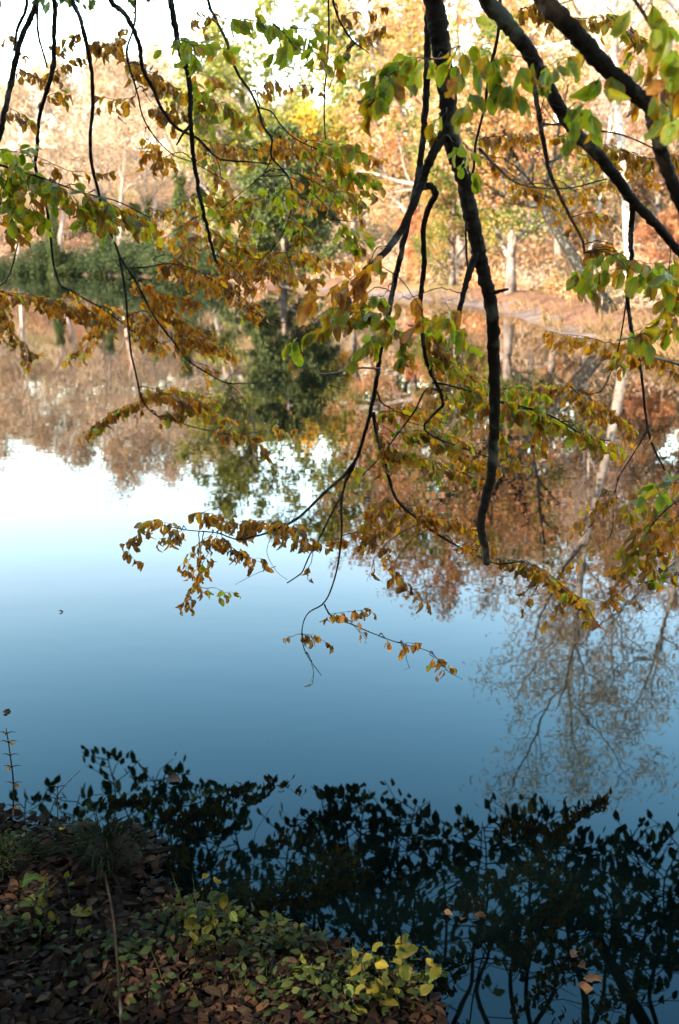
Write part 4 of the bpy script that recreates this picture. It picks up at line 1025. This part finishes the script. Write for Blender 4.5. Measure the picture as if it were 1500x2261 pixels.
HB14 = Bough('hanging_limb', 'thickest dark limb bending down at the upper right corner', at(1200, 0, 1.8))
HB14.stem([(1195, -20, 1.8), (1245, 45, 1.8), (1290, 95, 1.8), (1340, 150, 1.8), (1395, 200, 1.8), (1437, 238, 1.8), (1447, 285, 1.8), (1465, 350, 1.82), (1490, 415, 1.85), (1525, 500, 1.9)], 46, 27, 'limb', 0.05, ext=[(0.15, 0.3, 3.6), (0.3, 1.1, 2.75)])
HB14.stem([(1395, -10, 1.7), (1435, 50, 1.7), (1470, 105, 1.7), (1495, 175, 1.7), (1510, 230, 1.7)], 9, 6)
HB14.stem([(1315, 210, 1.8), (1312, 190, 1.76), (1325, 172, 1.72)], 8, 4, 'stub')
for poly, Y, n, sz, pal in (([(1340, 160), (1320, 210), (1280, 260)], 1.7, 9, .08, 'G'), ([(1430, 50), (1470, 70), (1500, 110)], 1.5, 8, .085, 'G'), ([(1470, 110), (1490, 150), (1500, 190)], 1.5, 8, .085, 'YO'), ([(1440, 210), (1470, 240), (1500, 260)], 1.6, 9, .085, 'G'),
                            ([(1400, 100), (1390, 160), (1400, 210)], 2.2, 9, .08, 'YO'), ([(1400, 20), (1440, 10), (1480, 30)], 1.6, 6, .085, 'G'), ([(1340, 30), (1380, 60), (1430, 90)], 3.2, 22, .065, 'YO'), ([(1150, 20), (1190, 15), (1230, 30)], 3.4, 22, .065, 'OB'), ([(1230, 40), (1300, 40), (1360, 40)], 3.6, 22, .065, 'YO'),
                            ([(1420, 190), (1470, 190), (1500, 210)], 3.0, 16, .07, 'OB'), ([(1045, 20), (1046, 40), (1045, 45)], 1.3, 1, .055, 'GY')):
    HB14.spray(poly, Y, n, sz, pal, 28, 0.85, join=0.8)

HB15 = Bough('leafy_branch', 'spray of yellow-brown leaves entering low at the right edge', at(1500, 1150, 2.6))
HB15.stem([(1640, 980, 2.4), (1560, 1060, 2.5), (1490, 1110, 2.55), (1440, 1160, 2.6), (1410, 1230, 2.65), (1390, 1290, 2.65)], 5, 2, 'limb', ext=[(1.9, 1.2, 2.4)])
HB15.stem([(1600, 1270, 2.6), (1500, 1270, 2.6), (1430, 1285, 2.6)], 4, 2, ext=[(1.6, 2.0, 1.3)])
HB15.stem([(1430, 1350, 2.7), (1380, 1335, 2.7), (1310, 1325, 2.75)], 1.6, 1, 'bare_twig', mat='twig')
for poly, n, sz, pal in (([(1490, 1110), (1440, 1110), (1390, 1130)], 22, .058, 'YO'), ([(1460, 1140), (1420, 1170), (1380, 1200)], 24, .06, 'YO'), ([(1430, 1180), (1390, 1230), (1360, 1260)], 22, .058, 'Y'), ([(1500, 1130), (1480, 1180), (1460, 1220)], 24, .058, 'OB'), ([(1440, 1170), (1450, 1220), (1430, 1260)], 20, .058, 'OB'),
                         ([(1500, 1270), (1460, 1260), (1440, 1280)], 14, .062, 'GY'), ([(1410, 1230), (1360, 1290), (1350, 1320)], 9, .055, 'OB'), ([(1400, 1310), (1420, 1340), (1435, 1360)], 5, .05, 'B'), ([(1360, 1330), (1330, 1330), (1300, 1345)], 5, .05, 'B')):
    HB15.spray(poly, 2.62, n, sz, pal, 24, 0.75)
HB15.spray([(1540, 1070), (1490, 1065), (1440, 1080)], 2.2, 9, .07, 'G', 26, 0.6)
HB15.spray([(1470, 1080), (1430, 1090), (1400, 1100)], 2.4, 9, .06, 'Y', 24, 0.7)


for b_ in BOUGHS: b_.finish()

# ------------------------------------------------------------------ trees on the near bank, behind and above the camera
r = random.Random(81)


def near_tree(x, y, H, seed, label, size=0.16, per=20, r0=0.22, first=0.22):
    r = random.Random(seed)
    p0 = Vector((x, y, float(land_z(x, y)) - 0.2))
    e = thing('bank_tree', p0, label, 'tree', 'trees on the near bank')
    br = skeleton(r, H, r0, (13, 8, 5), (60, 48, 48), (0.50, 0.48, 0.45), first, (0.02, 0.05, 0.02, 0.0), shape=round_shape, start=p0)
    tree_parts(e, r, br, M['bark'], M['canopy'], per, size, 0.2, 1)
    return e


near_tree(-7.0, -1.8, 10.5, 5, 'leafy tree on the near bank to the left of the viewer')
near_tree(-10.5, -4.5, 12.5, 6, 'taller leafy tree further left along the near bank')
near_tree(-3.6, -4.2, 10.0, 7, 'leafy tree on the near bank behind the viewer')
near_tree(6.6, -0.6, 9.0, 9, 'unseen low-crowned tree right of the viewer, added to block side skylight', first=0.10)  # added out of view; low crown keeps side skylight off the bank
near_tree(1.2, -6.0, 10.0, 10, 'unseen tree further back behind the viewer, added to deepen the bank shade', first=0.12)  # added behind the camera to darken the bank
near_tree(-5.4, 1.2, 7.0, 12, 'small unseen low-crowned tree close on the left, added to block skylight', first=0.08)  # another added sky blocker, out of view on the left
near_tree(-14.5, -2.0, 11.0, 8, 'leafy tree at the far left of the near bank')

# the tree whose boughs reach out over the water; its lower boughs show only mirrored in the pond
T0 = Vector((3.4, -2.6, float(land_z(3.4, -2.6)) - 0.2))
OT = thing('overhanging_tree', T0, 'old tree on the near bank reaching boughs out over the water', 'tree')
mb = MB(); mb.tube(catmull([T0, T0 + Vector((0.1, 0.1, 1.8)), Vector((3.0, -2.1, 3.6)), Vector((2.8, -1.8, 6.0)), Vector((2.6, -1.6, 9.0))], 6), np.linspace(0.36, 0.10, 25), 12, 0.05)
mb.build('trunk', M['bark'], OT)
ROOTS = {}
for nm, P, rr in (('a', [(3.0, -2.1, 3.4), (2.0, -0.6, 4.4), (1.2, 1.6, 4.7), (0.8, 4.2, 4.6), (0.5, 7.4, 4.3)], (0.15, 0.05)),
                  ('b', [(2.9, -2.0, 3.9), (1.2, -1.0, 4.9), (-0.8, 0.8, 5.0), (-1.8, 3.2, 4.8), (-2.0, 6.4, 4.3)], (0.14, 0.05)),
                  ('c', [(3.0, -2.1, 3.2), (3.2, -0.4, 4.2), (3.1, 2.0, 4.6), (2.8, 4.8, 4.5), (2.3, 7.6, 4.2)], (0.14, 0.05))):
    Q = catmull([Vector(p) for p in P], 8)
    mb = MB(); mb.tube(Q, np.linspace(rr[0], rr[1], len(Q)), 8, 0.05); mb.build('bough', M['bark'], OT)


def mirrored(px, py, z):
    """Point at height z whose mirror image in the pond falls at pixel (px, py)."""
    u, v = (px - 750) / F_PX, (1130.5 - py) / F_PX
    d = Vector((u, math.cos(PITCH) + v * math.sin(PITCH), math.sin(PITCH) - v * math.cos(PITCH)))
    return Vector((0, 0, -CAM_H)) + d * ((z + CAM_H) / d.z)


def edge_y(x):
    return float(np.interp(x, [-100, 60, 190, 215, 260, 350, 420, 520, 620, 720, 800, 880, 960, 1080, 1190, 1260, 1330, 1430, 1600],
                           [1760, 1740, 1690, 1655, 1700, 1680, 1710, 1730, 1755, 1760, 1705, 1790, 1770, 1780, 1785, 1830, 1850, 1815, 1830]))


def leaf_batch(mb, P, D, Nn, S, wid=0.30):
    """Many flat pointed blades in one mesh (out of the picture, seen only mirrored)."""
    D = D / np.linalg.norm(D, axis=1)[:, None]; Nn = Nn - D * (Nn * D).sum(1)[:, None]; Nn /= np.linalg.norm(Nn, axis=1)[:, None]
    X = np.cross(D, Nn)
    prof = [(0, 0), (wid * 0.8, 0.25), (wid, 0.5), (wid * 0.62, 0.78), (0, 1.0), (-wid * 0.62, 0.78), (-wid, 0.5), (-wid * 0.8, 0.25)]
    V = np.stack([P + S[:, None] * (x * X + y * D + 0.25 * abs(x) * Nn) for x, y in prof], 1).reshape(-1, 3)
    k = np.arange(len(P))[:, None] * 8
    mb.add(V, np.concatenate([k + [7, 0, 1, 2][0:4], k + [6, 7, 2, 3][0:4][:4], ]) if False else np.concatenate([k + [1, 2, 6, 7], k + [2, 3, 5, 6]]),
           np.concatenate([k + [0, 1, 7], k + [3, 4, 5]]))


def canopy_over_water():
    r = random.Random(91)
    tw, lf = MB(), MB()
    P, D = [], []
    stems = [(40, 40), (110, 140), (230, 215), (300, 260), (360, 345), (410, 400), (470, 450), (520, 540), (600, 620), (640, 700), (720, 690), (760, 800), (830, 780), (900, 880), (905, 935), (930, 900), (870, 850), (960, 960), (1010, 1080),
             (1090, 1040), (1140, 1190), (1210, 1130), (1270, 1260), (1330, 1330), (1380, 1430), (1450, 1410), (1490, 1500), (1560, 1560), (380, 480), (440, 360), (690, 820), (1180, 1240), (1400, 1340), (1300, 1190)]
    for xa, xb in stems:
        z0 = r.uniform(4.25, 4.55)
        ye = edge_y(xb) + r.uniform(0, 50)
        ys = 2330 + r.uniform(0, 60)
        pts = []
        for k in range(7):
            t = k / 6
            x = xa + (xb - xa) * t + 22 * math.sin(t * 5 + xa) + r.gauss(0, 9); y = ys + (ye - ys) * t
            pts.append(mirrored(x, y, z0 + 0.25 * math.sin(t * 3.0) - 0.12 * t + r.gauss(0, 0.03)))
        Q = catmull(pts, 6)
        tw.tube(Q, np.linspace(0.026, 0.006, len(Q)), 5, 0.05, False)
        lo = 0.30 if 330 < xb < 580 else r.uniform(0.30, 0.52)
        ncl = 42 if 330 < xb < 580 else 30
        for c in range(ncl):
            t = lo + (1 - lo) * (c + r.random()) / ncl
            i = min(int(t * (len(Q) - 1)), len(Q) - 2)
            p = Vector(Q[i]); tan = (Vector(Q[i + 1]) - p).normalized()
            sd = Vector((-tan.y, tan.x, 0)).normalized() * r.choice((-1, 1))
            L = r.uniform(0.12, 0.62) * (1.15 - 0.5 * t)
            e = p + sd * L + tan * L * r.uniform(0.1, 0.9) + Vector((0, 0, r.uniform(-0.22, 0.16)))
            m1 = p.lerp(e, 0.5) + rvec(r) * 0.03
            tw.tube([p, m1, e], [0.008, 0.006, 0.004], 3, 0, False)
            for j in range(r.randint(3, 6)):
                g = r.uniform(0.3, 1.05)
                q = p.lerp(e, g) + rvec(r) * 0.02
                P.append(q); D.append((e - p).normalized() * 0.5 + Vector((0, 0.15, -0.9)) + rvec(r) * 0.42)
        # scattered bare side twigs
        for c in range(5):
            i = r.randint(4, len(Q) - 8); p = Vector(Q[i]); e = p + Vector((r.gauss(0, 0.3), r.gauss(0.25, 0.2), r.uniform(-0.1, 0.2)))
            tw.tube([p, p.lerp(e, 0.5) + rvec(r) * 0.04, e], [0.007, 0.005, 0.003], 3, 0, False)
    # bough leaves, then a dense unseen leaf layer added to shade the bank
    P = np.array([tuple(p) for p in P]); D = np.array([tuple(d) for d in D])
    n = len(P)
    Nn = np.column_stack([nrg.normal(0, 0.7, n), nrg.normal(-0.8, 0.5, n), nrg.normal(0.2, 0.5, n)])
    leaf_batch(lf, P, D, Nn, nrg.uniform(0.075, 0.14, n))
    cc = np.column_stack([nrg.uniform(-6.5, 6.5, 1500), nrg.uniform(-6.0, 5.4, 1500), nrg.uniform(4.7, 7.4, 1500)])
    cl = np.repeat(cc, 16, 0); cl = cl + nrg.normal(size=cl.shape) * 0.30
    leaf_batch(lf, cl, nrg.normal(size=cl.shape) + [0, 0, -0.8], nrg.normal(size=cl.shape) * [0.5, 0.5, 1], nrg.uniform(0.12, 0.20, len(cl)))
    tag(tw.build('twig', M['twig'], OT), kind='stuff'); tag(lf.build('crown', M['canopy'], OT, smooth=False), kind='stuff')


canopy_over_water()

# ------------------------------------------------------------------ the near bank
def bank_z(x, y):
    x, y = np.asarray(x, float), np.asarray(y, float)
    d = shore_dist(x, y)
    z = -0.035 + 0.055 * sstep((d + 0.06) / 0.22) + 0.26 * sstep((d - 0.35) / 1.1) + 0.10 * np.clip(d - 1.0, 0, 4)
    z = z + 0.012 * np.sin(x * 11 + 1) * np.sin(y * 13) * sstep((d - 0.05) / 0.3) + 0.02 * np.sin(x * 4.1 + y * 3.3) * sstep(d / 0.6)
    return np.where(d < -0.06, np.maximum(-0.035 + (d + 0.06) * 0.6, -0.5), z)


gx = np.concatenate([np.linspace(-4.2, -2.6, 20)[:-1], np.linspace(-2.6, 1.8, 170), np.linspace(1.8, 4.4, 30)[1:]])
gy = np.concatenate([np.linspace(-2.6, 0.4, 40)[:-1], np.linspace(0.4, 3.6, 130)])
XX, YY = np.meshgrid(gx, gy)
ZZ = bank_z(XX, YY) + nrg.normal(size=XX.shape) * 0.004
a, b = XX.shape
i = np.arange(a - 1)[:, None] * b; j = np.arange(b - 1)[None, :]
mb = MB(); mb.add(np.stack([XX, YY, ZZ], -1), np.stack([i + j, i + j + 1, i + b + j + 1, i + b + j], -1).reshape(-1, 4))
bank = tag(mb.build('near_bank', M['bank']), kind='structure')


def bank_points(px, py):
    """Where the bank (or the water beside it) shows at photograph pixels, arrays."""
    u, v = (np.asarray(px, float) - 750) / F_PX, (1130.5 - np.asarray(py, float)) / F_PX
    D = np.stack([u, math.cos(PITCH) + v * math.sin(PITCH), -math.sin(PITCH) + v * math.cos(PITCH)], -1)
    z = np.zeros(len(D))
    for _ in range(5):
        P = np.array([0, 0, CAM_H]) + D * ((z - CAM_H) / D[:, 2])[:, None]
        z = np.maximum(0.0, bank_z(P[:, 0], P[:, 1]))
    P[:, 2] = z
    return P


def bank_point(px, py): return Vector(bank_points([px], [py])[0])


# fallen leaves: the 300 that show largest are parts of the bank, the rest one mass
cand = []
rr = random.Random(101)
qx, qy = nrg.uniform(-60, 1020, 16000), nrg.uniform(1800, 2300, 16000)
qp = bank_points(qx, qy); qd = shore_dist(qp[:, 0], qp[:, 1])
for y_, p_, d_ in zip(qy, qp, qd):
    if d_ > -0.035 and len(cand) < 7000: cand.append((float(y_), Vector(p_), float(d_)))
wx, wy = nrg.uniform(-3.6, 1.4, 7000), nrg.uniform(-1.2, 2.6, 7000)      # the bank goes on beyond the picture
wd = shore_dist(wx, wy); wz = bank_z(wx, wy); seen = (np.abs(wx) < 0.36 * wy) & (wy > 1.75)
for x_, y_, z_, d_ in zip(wx[~seen], wy[~seen], wz[~seen], wd[~seen]):
    if d_ > -0.02: cand.append((9999.0, Vector((x_, y_, z_)), float(d_)))
pick = set(rr.sample([k for k, c in enumerate(cand) if 1835 < c[0] < 2255], 300))
lv = MB(); LP, LD, LN, LS = [], [], [], []
for k, (py, p, d) in enumerate(cand):
    lift = 0.006 + rr.uniform(0, 0.022) * (1 if d > 0.1 else 0.3)
    q = Vector((p.x, p.y, max(p.z, 0.001) + lift + (0.012 if k in pick else 0)))
    az = rr.uniform(0, 6.28); dr = Vector((math.cos(az), math.sin(az), rr.uniform(-0.3, 0.5)))
    nr = Vector((rr.gauss(0, 0.45), rr.gauss(0, 0.45), 1)); s = rr.uniform(0.016, 0.046)
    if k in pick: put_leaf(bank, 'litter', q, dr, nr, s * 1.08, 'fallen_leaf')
    else: LP.append(tuple(q)); LD.append(tuple(dr)); LN.append(tuple(nr)); LS.append(s)


def mat_litter_mass():
    m, n, out = new_mat('litter_mass')
    g = n.nodes.new('ShaderNodeNewGeometry')
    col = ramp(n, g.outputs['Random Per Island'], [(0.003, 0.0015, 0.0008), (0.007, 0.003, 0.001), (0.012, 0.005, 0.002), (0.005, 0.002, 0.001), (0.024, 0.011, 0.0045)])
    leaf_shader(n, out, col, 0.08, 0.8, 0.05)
    return m


M['litter_mass'] = mat_litter_mass()
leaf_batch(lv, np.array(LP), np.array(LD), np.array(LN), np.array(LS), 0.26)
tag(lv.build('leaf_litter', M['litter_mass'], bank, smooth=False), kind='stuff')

# low ivy and grass among the litter
gv, gp, gd, gn, gs = MB(), [], [], [], []
bl = MB()
for cx, cy, rad, n in ((450, 2070, 90, 260), (620, 2090, 90, 260), (800, 2180, 110, 300), (930, 2200, 60, 160), (300, 2130, 90, 120), (30, 1900, 50, 160), (20, 2080, 70, 90), (560, 2180, 120, 150), (700, 2230, 120, 120), (250, 2200, 160, 110), (150, 1840, 60, 40)):
    bp = bank_points(cx + nrg.normal(size=n) * rad * 0.6, cy + nrg.normal(size=n) * rad * 0.35); bd = shore_dist(bp[:, 0], bp[:, 1])
    for k in range(int(n * 0.6)):
        p = Vector(bp[k])
        if bd[k] < -0.02: continue
        gp.append((p.x, p.y, max(p.z, 0) + rr.uniform(0.01, 0.07))); az = rr.uniform(0, 6.28)
        gd.append((math.cos(az), math.sin(az), rr.uniform(-0.1, 0.6))); gn.append((rr.gauss(0, .4), rr.gauss(-.3, .4), 1)); gs.append(rr.uniform(0.010, 0.034))
        if k % 4 == 0:
            b0 = Vector((p.x, p.y, max(p.z, 0))); lean = Vector((rr.gauss(0, .5), rr.gauss(0, .5), 1.0)).normalized(); L = rr.uniform(0.04, 0.12)
            bl.tube([b0, b0 + lean * L * 0.5, b0 + lean * L + Vector((lean.x, lean.y, -0.3)) * L * 0.3], [0.0018, 0.0014, 0.0004], 3, 0, False)
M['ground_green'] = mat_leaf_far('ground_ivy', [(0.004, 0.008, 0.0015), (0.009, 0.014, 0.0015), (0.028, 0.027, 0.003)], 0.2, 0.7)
leaf_batch(gv, np.array(gp), np.array(gd), np.array(gn), np.array(gs), 0.27)
tag(gv.build('ground_ivy', M['ground_green'], smooth=False), 'small dark green creeping leaves among the fallen leaves on the near bank', 'ground cover', kind='stuff')
tag(bl.build('grass_blades', M['ground_green']), 'scattered green grass blades on the near bank', 'grass', kind='stuff')


def tussock(px, py, w, h, label, n=420):
    p = bank_point(px, py); p.z = float(bank_z(p.x, p.y)) - 0.02
    e = thing('grass_tussock', p, label, 'tussock')
    mb = MB(); seg, ring = 16, 7
    V = []
    for i in range(ring + 1):
        t = i / ring
        for j in range(seg):
            a = j / seg * 6.283; rad = w * math.cos(t * 1.5) ** 0.7 * (1 + 0.16 * math.sin(a * 3 + 1) + 0.08 * math.sin(a * 7))
            V.append((p.x + rad * math.cos(a), p.y + rad * 0.8 * math.sin(a), p.z + h * math.sin(t * 1.57) * (1 + 0.1 * math.sin(a * 2))))
    ii = np.arange(ring)[:, None] * seg; jj = np.arange(seg)[None, :]
    mb.add(V, np.stack([ii + jj, ii + (jj + 1) % seg, ii + seg + (jj + 1) % seg, ii + seg + jj], -1).reshape(-1, 4))
    mb.build('mound', M['bank'], e)
    bb = MB()
    for k in range(n):
        a = rr.uniform(0, 6.28); t = rr.random() ** 0.6; rad = w * t
        q = Vector((p.x + rad * math.cos(a), p.y + 0.8 * rad * math.sin(a), p.z + h * math.sqrt(max(0, 1 - t * t)) - 0.01))
        d = Vector((math.cos(a) * t * 1.0 + rr.gauss(0, .3), math.sin(a) * t + rr.gauss(0, .3), 0.8)).normalized(); L = rr.uniform(0.025, 0.12) * (0.6 + 0.5 * math.sin(a * 3))
        bb.tube([q, q + d * L * 0.55, q + d * L + Vector((d.x, d.y, -0.8)) * L * 0.35], [0.0022, 0.0017, 0.0004], 3, 0, False)
    tag(bb.build('blades', M['ground_green'], e), kind='stuff')


tussock(240, 1905, 0.085, 0.10, 'dark mossy tussock standing in the leaf-choked margin')
tussock(5, 1925, 0.09, 0.07, 'low dark grassy clump at the left edge of the margin')


def sprig(px, py, n, h, size, label, lean=(0, 0), kind='sprig', spread=0.5):
    p = bank_point(px, py); p.z = max(0.0, float(bank_z(p.x, p.y))) - 0.005
    e = thing('yellow_sprig', p, label, 'sprig', 'leafy sprigs on the near bank')
    top = p + Vector((lean[0], lean[1], h)); mid = p.lerp(top, 0.5) + rvec(rr) * h * 0.08
    Q = catmull([p, mid, top], 5); mb = MB(); mb.tube(Q, np.linspace(0.0028, 0.0012, len(Q)), 5, 0); st = mb.build('stem', M['twig'], e)
    n = int(n * 1.6)
    for k in range(n):
        t = 0.3 + 0.7 * (k + 1) / n; i = min(int(t * (len(Q) - 1)), len(Q) - 1); q = Vector(Q[i])
        az = k * 2.4 + rr.uniform(-.5, .5)
        d = Vector((math.cos(az) * spread, math.sin(az) * spread, rr.uniform(0.0, 0.7)))
        put_leaf(st, kind if rr.random() < 0.75 else 'ivy', q + rvec(rr) * h * 0.12, d, Vector((rr.gauss(0, .5), rr.gauss(-0.4, .5), 1)), size * rr.uniform(0.45, 1.0))


for px, py, n, h, s, lab in ((60, 2045, 7, 0.10, 0.06, 'yellow-leafed sprig nearest the left edge'), (105, 2010, 5, 0.09, 0.035, 'tiny bright yellow sprig left of the big pale leaf'), (150, 1995, 4, 0.08, 0.03, 'tiny yellow sprig above the big pale fallen leaf'),
                             (115, 2075, 7, 0.07, 0.03, 'low yellow-green sprig below the big pale fallen leaf'), (190, 2095, 6, 0.06, 0.03, 'small green sprig in the leaf litter at lower left'),
                             (420, 2085, 10, 0.13, 0.045, 'green and yellow sprig at the water corner of the bank'), (470, 2065, 9, 0.14, 0.045, 'yellow sprig leaning over the dark water'), (500, 2080, 8, 0.13, 0.042, 'pale yellow sprig at the tip of the leafy bank corner'),
                             (440, 2110, 8, 0.07, 0.045, 'round-leafed green sprig under the yellow ones'), (380, 2070, 7, 0.10, 0.035, 'small green sprig left of the water corner'), (690, 2190, 7, 0.08, 0.038, 'green sprig on the lower bank edge'),
                             (800, 2200, 8, 0.10, 0.05, 'broad yellow-green sprig at the lower bank edge'), (880, 2190, 9, 0.15, 0.055, 'tallest green and yellow sprig standing against the dark water'), (940, 2215, 7, 0.12, 0.05, 'green pointed-leaf sprig furthest right on the bank'),
                             (850, 2240, 7, 0.07, 0.05, 'yellow sprig at the bottom edge of the view'), (780, 2245, 6, 0.06, 0.045, 'pale yellow sprig at the bottom edge, left of the tallest one')):
    sprig(px, py, n, h, s, lab)


def lone_leaf(px, py, size, kind, label, name='fallen_leaf', az=None, z=None, cat='leaf', group=None, tilt=0.05):
    p = bank_point(px, py)
    p.z = (max(0.0, float(bank_z(p.x, p.y))) + 0.035) if z is None else z
    az = rr.uniform(0, 6.28) if az is None else az
    o = put_leaf(None, kind, p, Vector((math.cos(az), math.sin(az), tilt)), Vector((0, -0.25, 1)), size, name)
    return tag(o, label, cat, group)


lone_leaf(205, 2050, 0.085, 'sprig', 'big pale yellow fallen leaf among the small yellow sprigs', az=2.5)
lone_leaf(55, 2125, 0.05, 'litter', 'pale pinkish fallen leaf at lower left', az=1.2)
lone_leaf(665, 2175, 0.045, 'sprig', 'small oval yellow fallen leaf on the lower bank', az=2.2)
lone_leaf(450, 2165, 0.055, 'litter', 'pale curled fallen leaf in the middle of the bank', az=0.4)
FG = 'leaves floating on the pond'
fl = [(375, 1716, .05, 0.3, 'pale floating leaf nearest the far water in the group of two at left'), (400, 1727, .05, 2.8, 'pale floating leaf, nearer of the two floating at left'),
      (5, 1575, .06, 0.1, 'floating leaf touching the left edge of the view'), (1000, 2025, .045, 2.6, 'leftmost floating leaf of the trio on the dark water'), (1018, 2036, .05, 1.2, 'middle floating leaf of the trio on the dark water'),
      (1042, 2031, .05, 0.2, 'round floating leaf, rightmost of the trio on the dark water'), (1262, 2120, .045, 1.0, 'upper leaf of the floating pair near the lower right'), (1275, 2138, .055, 0.2, 'lower leaf of the floating pair near the lower right'),
      (1288, 2166, .05, 0.0, 'single brown leaf floating below the pair at lower right'), (1310, 2188, .05, 3.0, 'lowest floating leaf at lower right'),
      (715, 2088, .05, 2.0, 'pinkish floating leaf at the bank edge, leftmost of three'), (738, 2092, .05, 1.2, 'pinkish floating leaf at the bank edge, middle of three'), (755, 2085, .045, 0.4, 'pinkish floating leaf at the bank edge, rightmost of three'),
      (325, 1965, .045, 0.5, 'floating leaf beside the mossy tussock, upper of two'), (350, 1978, .045, 2.1, 'floating leaf beside the mossy tussock, lower of two'), (130, 1352, .03, 0.2, 'tiny pale leaf floating far out on the left water')]
for px, py, s, az, lab in fl:
    lone_leaf(px, py, s * 1.1, 'litter', lab, 'floating_leaf', az, 0.006, group=FG, tilt=0.0)


def stalk(pts, r, label, whorl=0):
    P = [at(*p) for p in pts]
    P[0].z = max(0.0, float(bank_z(P[0].x, P[0].y))) - 0.01
    Q = catmull(P, 8)
    e = thing('dried_stalk', P[0], label, 'stalk', 'dried stalks at the water margin')
    mb = MB(); mb.tube(Q, np.linspace(r, r * 0.45, len(Q)), 5, 0.05); st = mb.build('stem', M['bark'], e)
    for k in range(whorl):
        q = Vector(Q[int((0.2 + 0.75 * k / max(1, whorl - 1)) * (len(Q) - 1))])
        for sg in (-1, 1):
            mb = MB(); mb.tube([q, q + Vector((sg * 0.012, 0, 0.006)), q + Vector((sg * 0.026, 0.004, 0.002))], [0.002, 0.0018, 0.0006], 4, 0); mb.build('seed_tuft', M['twig'], st)
        if rr.random() < 0.6: put_leaf(st, 'brown', q, Vector((rr.choice((-1, 1)), 0, -0.4)), Vector((0, -1, .3)), 0.022)


stalk([(25, 1800, 2.68), (30, 1730, 2.66), (22, 1660, 2.66), (14, 1608, 2.65)], 0.003, 'tall dried stalk with paired tufts at the left edge', 6)
stalk([(95, 1800, 2.66), (130, 1752, 2.64), (178, 1700, 2.62)], 0.0022, 'thin dried stalk slanting right over the margin', 0)
stalk([(128, 1815, 2.6), (127, 1770, 2.6), (128, 1735, 2.6)], 0.002, 'short upright dried stalk with a single tuft', 3)
stalk([(262, 2300, 1.28), (262, 2150, 1.28), (250, 2020, 1.30), (232, 1930, 1.32)], 0.0022, 'blurred bare grey stem rising close to the viewer', 0)
